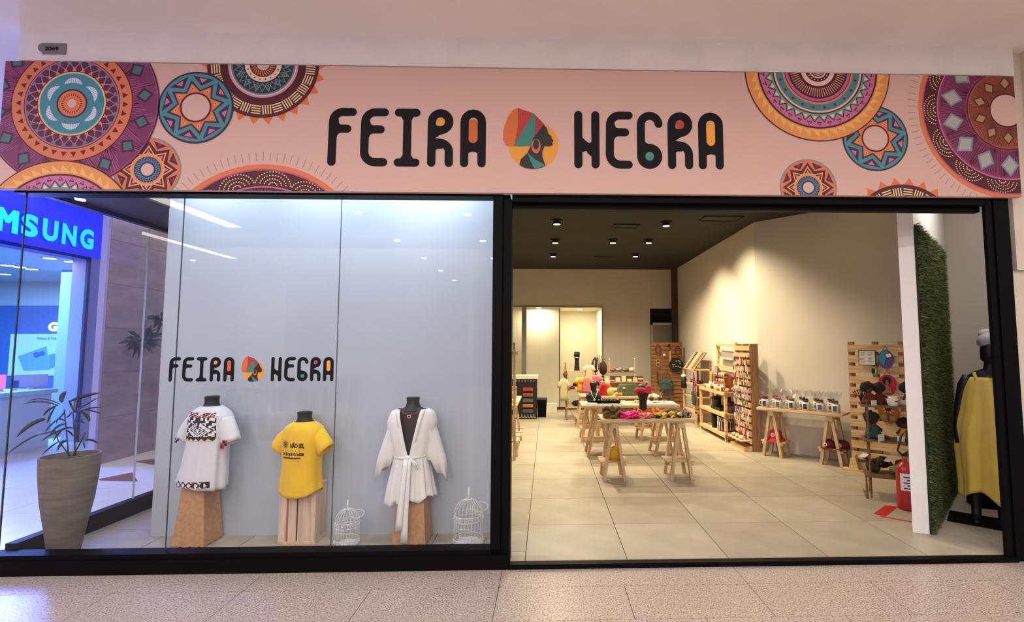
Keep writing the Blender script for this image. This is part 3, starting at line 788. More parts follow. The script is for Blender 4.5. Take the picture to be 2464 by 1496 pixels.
def sleeve(par, p0, p1, r0, r1, mt, name='sleeve', drop=None, flat=.7, m=8, fold=.04):
    p0, p1 = Vector(p0), Vector(p1); R_ = []
    d = (p1-p0).normalized(); a = d.cross(Vector((0, 1, 0))).normalized(); b = Vector((0, 1, 0))
    for i in range(m+1):
        t = i/m; c = p0.lerp(p1, t)+Vector((0, 0, .012*math.sin(PI*t)*(1 if not drop else .4))); r = r0+(r1-r0)*t
        ring = []
        for j in range(22):
            q = 2*PI*j/22; f = 1+fold*math.sin(5*q+i*.5)
            v = a*(math.cos(q)*r*f)+b*(math.sin(q)*r*flat*f)
            if drop and i == m: v.z -= drop*abs(math.cos(q))*.5
            ring.append(c+v)
        R_.append(ring)
    o = MB().loft(R_, caps=False).build(name, mt, par, smooth=True)
    md = o.modifiers.new('thickness', 'SOLIDIFY'); md.thickness = .004; md.offset = -1
    return o
def front(sec, x, z, k=9, n=56, eps=.006):
    """point on the front (-y) of the garment at x, z"""
    s_ = interp(sec, z); u = max(-.97, min(.97, (x-s_[1])/s_[3])); e = 2.3
    c_ = abs(u)**(e/2); q = math.acos(min(1, c_)); Y = s_[4]*abs(math.sin(q))**(2/e)
    return (x, s_[2]-Y*(1+abs(s_[5]))-eps, z)
def torso(par, sec, neck_top, nr=.055):
    mb = MB(); R_ = []
    z0, z1 = sec[0][0], sec[-1][0]
    for i in range(15):
        z = z0+(z1-z0)*i/14; s_ = interp(sec, z); R_.append(sell(s_[1], s_[2], z, s_[3]*.93-.004, s_[4]*.9-.004, 28))
    mb.loft(R_); mb.build('torso', MANQ, par, smooth=True)
    cx, cy = sec[0][1], sec[0][2]; zn = sec[0][0]
    MB().lathe([(nr+.03, zn-.03), (nr+.008, zn), (nr-.002, zn+.03), (nr, neck_top-.012), (nr+.002, neck_top-.003), (nr-.006, neck_top)], 26, (cx, cy, 0)).build('neck', MANQ, par, smooth=True, auto=.8)
def pedestal(name, label, cx, cy, bx, by, tx, ty, h, sc=True, rz=0.):
    t = thing(name, label, 'pedestal', (cx, cy, FL), rz)
    B = [(-bx, -by), (bx, -by), (bx, by), (-bx, by)]; T_ = [(-tx, -ty), (tx, -ty), (tx, ty), (-tx, ty)]
    for i in range(4):
        b0, b1, t0, t1 = Vector((*B[i], 0)), Vector((*B[(i+1) % 4], 0)), Vector((*T_[i], h)), Vector((*T_[(i+1) % 4], h))
        nrm = (b1-b0).cross(t0-b0).normalized()*.012
        P = [t0, t1]; N = 18
        P = [b0]
        if sc:
            for j in range(1, N): P.append(b0.lerp(b1, j/N)+Vector((0, 0, .006+.006*math.cos(j/N*2*PI*3.5))))
        P += [b1, t1, t0]
        mb = MB(); m_ = len(P); mb.v = [tuple(p) for p in P]+[tuple(p-nrm) for p in P]
        mb.f = [tuple(range(m_)), tuple(reversed(range(m_, 2*m_)))]+[(i_, i_+m_, (i_+1) % m_+m_, (i_+1) % m_) for i_ in range(m_)]; mb.m = [0]*len(mb.f)
        mb.build('side_panel', MDF, t)
    MB().box(-tx, tx, -ty, ty, h-.012, h).build('top_panel', MDF, t)
    return t
# --- pedestals
pedestal('tapered_pedestal', 'tapered brown fibreboard pedestal under the white embroidered tunic', -2.795, .475, .125, .118, .085, .085, .47)
pedestal('tapered_pedestal', 'tapered brown fibreboard pedestal under the white wrap robe', -1.08, .455, .132, .13, .095, .09, .49)
CR = mat_wood('crate_wood', 'd9c4ae', 'b89c82', 5, 2)
cr = thing('wooden_crate', 'upright pale wooden crate under the yellow t shirt', 'crate', (-1.985, .48, FL))
for x in (-.145, .005): MB().box(x, x+.138, -.07, -.058, .022, .43).build('plank', CR, cr)
for y in (-.057, .03): MB().box(.133, .145, y, y+.082, .022, .43).build('plank', CR, cr); MB().box(-.145, -.133, y, y+.082, .022, .43).build('plank', CR, cr)
for x in (-.145, .005): MB().box(x, x+.138, .112, .124, .022, .43).build('plank', CR, cr)
MB().box(-.15, .15, -.075, .128, 0, .022).build('end_board', CR, cr); MB().box(-.15, .15, -.075, .128, .43, .45).build('end_board', CR, cr)
MB().box(-.085, -.07, -.0712, -.07, .02, .42).build('red_stain', mat('red_stain', 'a5604a', .7), cr)

# --- white tunic with embroidered yoke
WC = mat('white_cotton', 'd3d5dc', .85, var=.03, scale=20, bump=.15, bscale=400, sheen=.2)
OX, OY = -2.715, .44
M1 = thing('mannequin_bust', 'black headless bust wearing a white tunic with black and red embroidery', 'mannequin', (OX, OY, FL), -.22)
S1 = [(1.085, .0, .0, .07, .065, 0), (1.07, 0, 0, .10, .08, 0), (1.045, 0, 0, .150, .095, 0), (1.0, 0, -.002, .180, .104, .004), (.93, -.002, -.005, .165, .112, .01), (.80, -.008, -.008, .155, .112, .02), (.65, -.02, -.01, .165, .115, .035), (.52, -.035, -.012, .182, .118, .05), (.455, -.045, -.012, .19, .12, .055)]
torso(M1, S1[:6]+[(.6, -.02, -.01, .15, .1, 0), (.48, -.03, 0, .14, .09, 0)], 1.165, .052)
TB = cloth_body(S1, par=M1, mt=WC, name='tunic_body', hem=lambda x: -.02*x/.18)
SL_ = sleeve(M1, (-.115, .0, .975), (-.222, -.02, .825), .076, .066, WC, flat=.85)
SR_ = sleeve(M1, (.115, .0, .975), (.200, .0, .80), .078, .07, WC, flat=.85)
def bitmap(par, sec, rows, x0, x1, z0, z1, cols, name, slant=0., sub=1):
    """embroidery: each cell of the pattern is a small patch lying on the cloth"""
    h = len(rows); w_ = max(len(r) for r in rows); groups = {}
    for j, r in enumerate(rows):
        for i, ch in enumerate(r):
            if ch in cols: groups.setdefault(ch, []).append((i, j))
    cl = list(groups); mb = MB()
    for ci, ch in enumerate(cl):
        mb.cur = ci
        for i, j in groups[ch]:
            P = []
            for a, b in ((0, 1), (1, 1), (1, 0), (0, 0)):
                fx = (i+a)/w_; fz = (j+b)/h; x = x0+(x1-x0)*fx; z = z1-(z1-z0)*fz; P.append(front(sec, x, z+slant*(x-x0), eps=.007))
            mb.face(P)
    o = mb.build(name, [mat('thread_'+cols[c], cols[c], .8) for c in cl], par, smooth=False)
    return o
K = {'#': '15131c', 'w': 'dcdde2', 'r': '9c2b3c', 'y': 'd9cf8e', 'b': '2a2450'}
def yoke(n_, m_):
    R_ = []
    for j in range(m_):
        r = ''
        for i in range(n_):
            u = (i-(n_-1)/2)/(n_/2); v = (j-m_*.52)/(m_*.46); d = abs(u)+abs(v)
            if j >= m_-3: ch = 'y' if (i % 6) > (m_-1-j) and (i % 6) < 6-(m_-1-j) else '#'
            elif j >= m_-5: ch = '#'
            elif abs(u) < .10 and v < -.15: ch = 'b'
            elif d < .16: ch = 'w'
            elif d < .27: ch = '#'
            elif d < .42: ch = 'w'
            elif d < .52: ch = '#'
            elif d < .84: ch = '#' if (.62 < d < .76 and (i-j if u*v < 0 else i+j) % 5 == 0) else 'w'
            elif d < .95: ch = '#'
            else: ch = 'w' if ((i//3)+(j//3)) % 3 == 0 or (i % 7 in (2, 3) and j % 6 < 4) else '#'
            r += ch
        R_.append(r)
    return R_
bitmap(TB, S1, yoke(33, 27), -.122, .135, .825, 1.005, K, 'embroidered_yoke')
def shoulder(n_, m_):
    return [''.join('.' if abs(i-n_/2) < 3+j*.2 and j < 4 else ('r' if (i//4+j//3) % 3 == 0 else 'y' if (i+2*j) % 7 < 2 else 'w' if (i+j) % 5 == 0 else '#') for i in range(n_)) for j in range(m_)]
bitmap(TB, S1, shoulder(33, 7), -.118, .120, 1.006, 1.043, K, 'embroidered_shoulders')
def hem_(n_, m_):
    return [''.join('#' if i > n_-9 and (i % 4 > 1 or j == 0) else ('.' if j == m_-1 and i % 3 else ('#' if (i+j) % 7 < 2 or (i-j) % 7 < 2 else 'r' if i in (25, 26, 27) else 'w')) for i in range(n_)) for j in range(m_)]
bitmap(TB, S1, hem_(40, 7), -.205, .115, .468, .515, K, 'embroidered_hem')
bitmap(SL_, [(1.0, -.21, -.01, .075, .065, 0), (.7, -.222, -.02, .075, .065, 0)], ["#.#", ".##", "##."], -.245, -.205, .80, .835, K, 'sleeve_motif')
bitmap(SR_, [(1.0, .19, .0, .08, .068, 0), (.7, .20, .0, .08, .068, 0)], [".#r", "rr#", "#r."], .17, .23, .765, .83, K, 'sleeve_motif')

# --- yellow t shirt with black print
YC = mat('yellow_cotton', 'e3b81d', .85, var=.04, scale=14, bump=.15, bscale=400, sheen=.2)
M2 = thing('mannequin_bust', 'black headless bust wearing a yellow t shirt with black print', 'mannequin', (-1.975, .455, FL), -.2)
S2 = [(.955, 0, 0, .075, .07, 0), (.94, 0, 0, .105, .085, 0), (.915, 0, 0, .150, .098, 0), (.86, 0, -.002, .172, .108, .005), (.78, 0, -.006, .160, .113, .01), (.62, .0, -.006, .150, .108, .018), (.48, .0, -.008, .160, .112, .028), (.375, .0, -.008, .168, .115, .034)]
torso(M2, S2[:6]+[(.5, 0, 0, .14, .1, 0), (.455, 0, 0, .14, .1, 0)], 1.035, .055)
TB2 = cloth_body(S2, par=M2, mt=YC, name='shirt_body', k=7, hem=lambda x: .045*abs(x/.16)**3)
sleeve(M2, (-.105, .0, .85), (-.21, -.02, .735), .074, .066, YC, flat=.9)
sleeve(M2, (.105, .0, .85), (.215, -.01, .735), .074, .066, YC, flat=.9)
MB().tube([(.079*math.cos(2*PI*i/24), .072*math.sin(2*PI*i/24)-.0, .953-.008*math.cos(2*PI*i/24+PI/2)) for i in range(25)], .007, 6, caps=False).build('collar', YC, TB2, smooth=True)
PR = mat('shirt_print', '20180f', .8)
pr = MB()
def fr2(x, z): return front(S2, x, z, eps=.005)
def txt2(t_, x, z, w_, h_, bold=.02): add_text(pr, t_, lambda a, b, c: fr2(x+a, z+b), w_, h_, bold)
txt2('NÃO SEI,', -.028, .757, .115, .052, .045); txt2('SÓ SEI QUE FOI ASSIM', -.104, .698, .19, .036, .045)
for i in range(6):
    x = -.10+.03*i; pr.face([fr2(x, .737), fr2(x+.004, .745), fr2(x+.008, .737)])
for i in range(10):
    x = -.10+.16*i/10; pr.face([fr2(x, .690), fr2(x+.0165, .690+.001*math.sin(i)), fr2(x+.0165, .680), fr2(x, .680)])
for i in range(12):
    x = -.005+.005*i; z = .664+.004*math.sin(i*2.2); z2 = .664+.004*math.sin((i+1)*2.2); pr.face([fr2(x, z+.001), fr2(x+.005, z2+.001), fr2(x+.005, z2-.001), fr2(x, z-.001)])
cx_, cz_ = -.078, .79
for i in range(12):
    a = 2*PI*i/12; P = [(cx_+.024*math.cos(a-.12), cz_+.024*math.sin(a-.12)), (cx_+.040*math.cos(a+.1), cz_+.040*math.sin(a+.1)), (cx_+.024*math.cos(a+.12), cz_+.024*math.sin(a+.12))]
    pr.face([fr2(*p) for p in P])
for r0, r1 in ((.014, .02), (.0, .009)):
    for i in range(20):
        a, b = 2*PI*i/20, 2*PI*(i+1)/20
        pr.face([fr2(cx_+r0*math.cos(a), cz_+r0*math.sin(a)), fr2(cx_+r1*math.cos(a), cz_+r1*math.sin(a)), fr2(cx_+r1*math.cos(b), cz_+r1*math.sin(b)), fr2(cx_+r0*math.cos(b), cz_+r0*math.sin(b))])
pr.build('chest_print', PR, TB2)

# --- white wrap robe
RC = mat('white_voile', 'dfe0de', .85, sheen=.3, var=.03, scale=25)
M3 = thing('mannequin_bust', 'black headless bust wearing a white tied wrap robe and a dark red bead necklace', 'mannequin', (-1.095, .44, FL))
S3 = [(1.075, 0, 0, .062, .062, 0), (1.06, 0, 0, .10, .078, 0), (1.03, 0, 0, .155, .092, 0), (.96, 0, 0, .165, .105, 0), (.85, 0, 0, .145, .108, 0), (.68, 0, 0, .12, .095, 0), (.5, 0, 0, .14, .105, 0)]
torso(M3, S3, 1.15, .052)
mb = MB(); R_ = []; LP = {-1: [], 1: []}
for i in range(21):      # bodice, open in a V down to the belt
    t = i/20; z = 1.055-(1.055-.68)*t; s_ = interp(S3, z)
    rx, ry = s_[3]+.014+.02*math.sin(PI*t), s_[4]+.012
    op = math.asin(min(.95, ((.082*(1-t)+.003)/rx)**1.15))
    R_.append([(x, y, zz) for x, y, zz in sell(0, 0, z, rx, ry, 48, .02*t+.006, 13, 0, a0=-PI/2+op, a1=1.5*PI-op, close=False)])
    LP[1].append(R_[-1][0]); LP[-1].append(R_[-1][-1])
o = mb.loft(R_, closed=False, caps=False).build('robe_bodice', RC, M3, smooth=True); o.modifiers.new('t', 'SOLIDIFY').thickness = .004
for sgn in (1, -1):
    mb = MB(); A = [Vector(p)+Vector((0, -.006, 0)) for p in LP[sgn]]; B = [a+Vector((sgn*.034*(1-.3*i/20), .008, 0)) for i, a in enumerate(A)]
    o = mb.loft([[a, b] for a, b in zip(A, B)], closed=False, caps=False).build('lapel', RC, M3, smooth=True); o.modifiers.new('t', 'SOLIDIFY').thickness = .005
mb = MB(); R_ = []
for i in range(15):
    t = i/14; z = .685-.35*t; z += 0
    ring = sell(0, 0, z, .128+.058*t**.8, .102+.03*t, 96, .02+.07*t, 13, .3*t)
    if i > 10: ring = [(x, y, zz+.03*((i-10)/4)*(x/.18)+.018*math.sin(9*x/.18)*((i-10)/4)) for x, y, zz in ring]
    R_.append(ring)
o = mb.loft(R_, caps=False).build('robe_skirt', RC, M3, smooth=True); o.modifiers.new('t', 'SOLIDIFY').thickness = .003
for sgn in (-1, 1):
    mb = MB(); R_ = []
    for i in range(9):
        t = i/8; c = Vector((sgn*(.115+.075*t), 0, .985-.33*t)); hw = .075+.045*t; ring = []
        for j in range(24):
            q = 2*PI*j/24; X = math.cos(q)*hw; Y = math.sin(q)*(.075-.02*t)*(1+.14*math.sin(9*q+t))
            d = Vector((X*.85, Y, -sgn*X*.55 if 0 else X*sgn*-.45))
            if i == 8: d.z += -.12*(.5+.5*math.cos(q)*-sgn*-1)*.9+.02*math.sin(6*q)
            ring.append(c+d)
        R_.append(ring)
    o = mb.loft(R_, caps=False).build('robe_sleeve', RC, M3, smooth=True); o.modifiers.new('t', 'SOLIDIFY').thickness = .003
MB().tube([(.135*math.cos(2*PI*i/32), .11*math.sin(2*PI*i/32), .69+.01*math.sin(2*PI*i/32+.5)) for i in range(33)], .013, 8, caps=False).build('belt', RC, M3, smooth=True)
MB().ball((0, -.122, .685), .024, .014, .02).build('belt_knot', RC, M3, smooth=True)
for (x0, x1, z1, w_) in ((-.012, -.048, .14, .052), (.010, -.005, .045, .055)):
    mb = MB(); R_ = []
    for i in range(9):
        t = i/8; x = x0+(x1-x0)*t; z = .675+(z1-.675)*t; y = -.128-.035*math.sin(min(1, t*1.4)*PI/2)-.002*abs(x1*30); R_.append([(x-w_*(.35+.15*t), y, z), (x+w_*(.35+.15*t), y-.004, z)])
    o = mb.loft(R_, closed=False, caps=False).build('belt_tail', RC, M3, smooth=True); o.modifiers.new('t', 'SOLIDIFY').thickness = .003
for sgn in (-1, 1):
    MB().tube([(sgn*.02, -.125, .68), (sgn*.05+.02, -.128, .64), (sgn*.06+.02, -.128, .60), (sgn*.03+.01, -.127, .65), (0, -.125, .685)], .007, 6).build('belt_loop', RC, M3, smooth=True)
NK = thing('bead_necklace', 'dark red bead necklace with small white rings on the robe bust', 'necklace', (-1.095, .44, FL+1.02))
BR = mat('bead_red', '6e1226', .3); RW = mat('ring_white', 'd8c8c8', .4)
for i in range(15):
    a = PI+PI*i/14; MB().ball((.085*math.cos(a), .085*math.sin(a)-.012, .03-.035*abs(math.sin(a))**1.5), .009, n=8, k=5).build('bead', BR, NK, smooth=True)
for a in (PI*1.12, PI*1.5, PI*1.88):
    c = Vector((.088*math.cos(a), .09*math.sin(a)-.018, .022-.035*abs(math.sin(a))))
    MB().tube([c+Vector((.014*math.cos(q), -.004, .011*math.sin(q))) for q in [2*PI*k/14 for k in range(15)]], .003, 5, caps=False).build('white_ring', RW, NK, smooth=True)

# --- bird cages
CW = mat('cage_white', 'dcdcdb', .5)
def cage(label, x, y, r, h, lid):
    t = thing('bird_cage', label, 'bird cage', (x, y, FL)); hb = h*.52
    mb = MB(); n = 26
    for i in range(n):
        a = 2*PI*i/n; c_, s_ = math.cos(a), math.sin(a)
        mb.tube([(r*c_, r*s_, .01), (r*c_, r*s_, hb)], .0019, 4)
    for i in range(20):
        a = 2*PI*i/20; c_, s_ = math.cos(a), math.sin(a)
        mb.tube([(r*math.cos(p)*c_, r*math.cos(p)*s_, hb+(h*.8-hb)*math.sin(p)) for p in [PI/2*k/7*.92 for k in range(8)]], .0019, 4)
    tag(mb.build('wire_bars', CW, t, smooth=True), kind='stuff')
    def ring(z, rr, w_): return MB().tube([(rr*math.cos(2*PI*k/32), rr*math.sin(2*PI*k/32), z) for k in range(33)], w_, 6, caps=False)
    for z in (.006, .045, hb-.04, hb): ring(z, r+.001, .0028).build('ring', CW, t, smooth=True)
    ring(h*.79, r*.16, .005).build('ring', CW, t, smooth=True)
    for z0, hh in ((.008, .036), (hb-.038, .036)):
        m2 = MB()
        for k in range(16):
            a = 2*PI*k/16; pts = []
            for q in range(9):
                u = q/8*2*PI; aa = a+math.cos(u)*.17; pts.append(((r+.003)*math.cos(aa), (r+.003)*math.sin(aa), z0+hh/2+math.sin(u)*hh*.45))
            m2.tube(pts, .0016, 4, caps=False); m2.ball(((r+.004)*math.cos(a), (r+.004)*math.sin(a), z0+hh/2), .006, n=6, k=4)
        m2.build('lace_band', CW, t, smooth=True)
    MB().lathe([(r*.97, 0), (r*.97, .005), (0.001, .006)], 28).build('base_tray', CW, t)
    MB().lathe([(.014, h*.79), (.006, h*.84), (.010, h*.87), (.012, h*.89), (.006, h*.92), (.003, h)], 12).build('finial', CW, t, smooth=True)
    if lid:
        m3 = MB()
        c = Vector((r*.75, r*.3, hb+.045))
        for k in range(12):
            a = 2*PI*k/12; m3.tube([c+Vector((0, 0, 0)), c+Vector((r*.55*math.cos(a), r*.5*math.sin(a), .02*math.sin(a)))], .001, 4)
        m3.tube([c+Vector((r*.55*math.cos(2*PI*k/20), r*.5*math.sin(2*PI*k/20), .02*math.sin(2*PI*k/20))) for k in range(21)], .0028, 5, caps=False)
        m3.build('open_lid', CW, t, smooth=True)
    for dz in (hb*.36, hb*.62): MB().tube([(-r*.5, -r*.86, dz), (r*.3, -r*.95, dz)], .002, 5).build('door_bar', CW, t)
cage('smaller white wire bird cage between the crate and the robe pedestal', -1.585, .40, .092, .345, True)
cage('larger white wire bird cage at the right end of the display', -.622, .39, .115, .435, True)

# --- tall planter with an umbrella palm
PC = mat('planter_concrete', '645d52', .8, var=.22, scale=5, stretch=(1, 1, 6), bump=.1)
PL = thing('tall_planter', 'tall tapered grey concrete planter in the left corner of the display', 'planter', (-3.660, .285, FL))
MB().lathe([(.090, 0), (.095, .02), (.122, .2), (.155, .4), (.172, .58), (.178, .70), (.178, .735), (.166, .735), (.160, .70), (.001, .695)], 40).build('pot', PC, PL, smooth=True, auto=.6)
MB().lathe([(.159, .69), (.12, .70), (.001, .705)], 24).build('soil', mat('dark_soil', '1c1512', .95, bump=.4), PL)
PT_ = thing('umbrella_palm', 'sparse potted palm with long narrow dark leaves in the grey planter', 'plant', (-3.66, .285, FL+.7))
LEAF = mat('palm_leaf', '141d12', .45, var=.3, scale=6); STEM = mat('palm_stem', '2a2a20', .6)
loc0 = Vector((-3.66, .285, FL+.7))
def px3(u, v, y): return atY(u, v, y)-loc0
stems = [[(165, 1098), (161, 1050), (157, 1010), (155, 985)], [(181, 1096), (179, 1040), (176, 995), (181, 960)], [(170, 1098), (140, 1060), (132, 1035)], [(176, 1096), (195, 1062), (205, 1040)]]
for i, s_ in enumerate(stems):
    MB().tube([px3(u, v, .285+.02*(i-1)) for u, v in s_], .0042, 6).build('stem', STEM, PT_, smooth=True)
LV = [(109, 1008, 75, 1012, 39, 1052, 12), (100, 1043, 60, 1055, 18, 1092, 5), (137, 975, 112, 985, 104, 1001, 6), (133, 978, 118, 1000, 114, 1018, 6), (170, 965, 200, 950, 241, 945, 10), (166, 962, 172, 978, 182, 990, 7),
      (150, 968, 143, 955, 160, 941, 17), (181, 990, 188, 965, 189, 945, 6), (181, 990, 205, 972, 238, 955, 5), (185, 992, 215, 978, 245, 980, 5), (190, 985, 225, 985, 245, 996, 5), (196, 990, 215, 1000, 215, 1015, 13),
      (181, 992, 170, 978, 166, 962, 6), (160, 1020, 140, 1018, 120, 1045, 7), (178, 1030, 160, 1022, 118, 1050, 6), (178, 1032, 190, 1035, 180, 1060, 14), (160, 1060, 145, 1060, 138, 1085, 9), (157, 1012, 135, 1000, 136, 1018, 5),
      (140, 975, 95, 958, 55, 972, 5), (145, 972, 100, 950, 66, 965, 4), (140, 1063, 125, 1070, 100, 1095, 4), (132, 1038, 110, 1040, 96, 1046, 5), (130, 1040, 112, 1050, 100, 1062, 4), (205, 1058, 225, 1055, 237, 1068, 6), (200, 1062, 203, 1070, 204, 1078, 4),
      (176, 1025, 195, 1015, 200, 1005, 5), (178, 1012, 190, 1010, 205, 1018, 4), (157, 988, 150, 1000, 137, 1010, 4), (160, 1035, 172, 1040, 176, 1050, 5), (155, 1030, 135, 1045, 128, 1062, 5), (158, 1005, 170, 1000, 172, 990, 4), (137, 1010, 120, 1022, 108, 1040, 5)]
for i, (x0, y0, xm, ym, x1, y1, w_) in enumerate(LV):
    yy = .285+random.uniform(-.05, .12); ye = yy+random.uniform(-.12, .16)
    R_ = []; n_ = 7
    for k_ in range(n_+1):
        t = k_/n_; u = (1-t)**2*x0+2*t*(1-t)*xm+t*t*x1; v = (1-t)**2*y0+2*t*(1-t)*ym+t*t*y1
        du = 2*(1-t)*(xm-x0)+2*t*(x1-xm); dv_ = 2*(1-t)*(ym-y0)+2*t*(y1-ym); l = math.hypot(du, dv_) or 1
        hw = w_*.40*math.sin(PI*min(1, (t*.93+.07)))**.6*(1 if t < .99 else .1); y_ = max(.09, yy+(ye-yy)*t)
        a = px3(u-dv_/l*hw, v+du/l*hw, y_); b = px3(u+dv_/l*hw, v-du/l*hw, y_); c = px3(u, v, y_-.006)
        R_.append([a, c, b])
    o = MB().loft(R_, closed=False, caps=False).build('leaf', LEAF, PT_, smooth=True)
    o.modifiers.new('t', 'SOLIDIFY').thickness = .0012

# ------------------------------------------------------------------ neighbouring blue lit shop across the corridor
XF = -7.9
BLUEP = mat('fascia_letter_wash', '2f35f0', .35, emit=.85)  # blue wash of the letters put into the fascia colour and glow
LAV = mat('lavender_white', 'b9b9dc', .5)
NB = thing('phone_shop_front', 'blue lit phone shop front across the corridor with glowing blue letters', 'shop front', (XF, 0, 0))
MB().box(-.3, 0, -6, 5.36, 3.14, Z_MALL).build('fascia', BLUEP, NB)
MB().box(-.02, .02, -6, 5.05, 3.09, 3.14).box(-.02, .02, 5.0, 5.05, 0, 3.1).box(-.02, .02, 3.30, 3.36, 0, 3.1).build('door_frame', mat('navy_frame', '1a2470', .4), NB)
MB().box(-.3, 0, 5.06, 5.5, 0, 3.14).build('pilaster', LAV, NB)
MB().box(-.3, 0, -6, 2.2, 0, 3.14).build('side_panel', LAV, NB)
MB().box(-.012, -.004, 2.2, 5.0, .05, 3.09).build('glass_front', GLASS, NB)
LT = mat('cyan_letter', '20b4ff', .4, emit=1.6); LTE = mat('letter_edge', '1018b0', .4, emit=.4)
y0, y1 = 3.82, 5.08; pit = (y1-y0)/4
for i, ch in enumerate('SAMSUNG'):
    ya = y0+pit*(i-3)+.02; mb = MB()
    add_text(mb, ch, lambda a, b, c: (.05, ya+a, 3.262+b), pit-.065, .345, 0. if ch == 'M' else .05)
    if ch == 'M':
        for dx in (-.024, -.012, .012, .024): add_text(mb, ch, lambda a, b, c: (.051+dx*.05, ya+a+dx, 3.262+b), pit-.065, .345, 0.)
    mb.build('letter', LT, NB)
    mb = MB(); add_text(mb, ch, lambda a, b, c: (.012+c*0, ya-.01+a, 3.254+b), pit-.045, .362, .0 if ch == 'M' else .03); mb.build('letter_halo', LTE, NB)
light('AREA', (XF+.25, 3.6, 3.3), 330, (.16, .22, 1), 3.4, rot=(0, -PI/2, 0), size_y=.5, name='sign_glow')
light('AREA', (-10.5, 4.5, 3.05), 620, (.14, .45, 1), 2.5, size_y=4, name='phone_shop_light')
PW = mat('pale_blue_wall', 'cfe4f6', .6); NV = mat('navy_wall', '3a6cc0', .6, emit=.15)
st(MB().box(-18, XF-.3, -6, 9, 3.1, 3.2).build('ceiling', PW))
st(MB().box(-18, XF-.3, 8.2, 8.3, 0, 3.1).build('wall_phone_shop', PW))
p0, p1 = atY(24, 735, 8.18), atY(156, 800, 8.18)
WP = thing('wall_display', 'dark blue wall panel with glowing white letters and a phone poster', 'display', ((p0.x+p1.x)/2, 8.19, 0))
ox = (p0.x+p1.x)/2
MB().box(p0.x-ox-3, p1.x-ox+1, -.03, 0, atY(90, 935, 8.18).z, p0.z).build('panel', NV, WP)
q0, q1 = atY(28, 803, 8.15), atY(152, 903, 8.15)
MB().box(q0.x-ox, q1.x-ox+.6, -.06, -.03, q1.z, q0.z).build('poster', mat('poster_cyan', 'a6dcf8', .5, emit=.35), WP)
g0, g1 = atY(114, 797, 8.1), atY(168, 775, 8.1)
mb = MB(); add_text(mb, 'GO', lambda a, b, c: (g0.x-ox+a, -.08, g0.z+b), g1.x-g0.x, g1.z-g0.z, .05); mb.build('letter', mat('white_letter', 'f4fff6', .4, emit=2.5), WP)
a_, b_ = atY(86, 818, 8.1), atY(160, 811, 8.1)
mb = MB(); add_text(mb, 'Galaxy Z Fold6 | Z Flip6', lambda a, b, c: (a_.x-ox+a, -.065, a_.z+b), b_.x-a_.x+.1, b_.z-a_.z, .02); mb.build('poster_text', mat('poster_ink', '1f5fae', .6), WP)
def pp(P, c, nm):
    mb = MB(); Q = [atY(u, v, 8.12) for u, v in P]; mb.face([(q.x-ox, -.068-.001*len(nm), q.z) for q in reversed(Q)]); mb.build(nm, mat('poster_'+c, c, .6), WP)
pp([(44, 857), (112, 833), (122, 888), (58, 891)], '6fbbe8', 'printed_phone'); pp([(118, 853), (143, 849), (130, 884), (121, 884)], '5aa9e0', 'printed_phone'); pp([(80, 850), (88, 846), (95, 848), (104, 843), (110, 848), (108, 855), (98, 856), (92, 861), (84, 860)], '2f6fb8', 'printed_cameras')
p = atY(150, 800, 6.2)
st(MB().box(p.x-.1, XF-.3, 6.2, 6.3, 0, 3.1).build('wall_inner', mat('inner_panel', '9fb4ea', .6)))
# display counter just behind the glass
CT = thing('display_counter', 'long white display counter inside the phone shop window', 'counter', (-8.45, 3.6, 0))
MB().box(-.45, .45, -1.2, 1.05, 0, .86).build('body', PW, CT); MB().box(-.5, .5, -1.25, 1.1, .86, .92).build('counter_top', mat('counter_cyan', 'bfe6fa', .35), CT)
def dev(name, lab, u, v, w_, h_, mt):
    p = atX(u, v, -8.35); t = thing(name, lab, 'device', (p.x, p.y, .92), .9)
    MB().box(-w_/2, w_/2, -.01, .01, .03, .03+h_).build('screen', mt, t); MB().box(-.03, .03, -.03, .04, 0, .035).build('stand', LAV, t)
dev('tablet', 'small tablet on a stand on the white counter', 84, 930, .12, .16, mat('screen_teal', '3aa8d8', .3, emit=.5))
dev('phone', 'small dark phone upright on the white counter', 34, 935, .09, .12, mat('screen_navy', '1e3b88', .3, emit=.2))
dev('monitor', 'wide white rear of a screen standing on the counter', 76, 905, .38, .2, LAV)
dev('phone', 'phone with a pink lit screen at the left edge of the picture', 3, 910, .10, .22, mat('screen_pink', 'f06a9a', .3, emit=1.))
sp0 = None
for i, (u, v) in enumerate(((120, 622), (77, 648), (47, 643), (12, 660), (18, 639), (170, 630))):
    p = atZ(u, v, 3.09)
    if sp0 is None:
        sp0 = thing('shop_downlight', 'bright round downlight in the phone shop ceiling', 'ceiling light', (p.x, p.y, 3.1), 0, 'phone shop downlights'); MB().lathe([(.09, -.008), (.09, 0)], 14).build('lens', LED, sp0); MB().lathe([(.09, -.01), (.115, -.01), (.115, 0)], 14, caps=False).build('rim', LAV, sp0)
    else: copy_tree(sp0, loc=(p.x, p.y, 3.1))

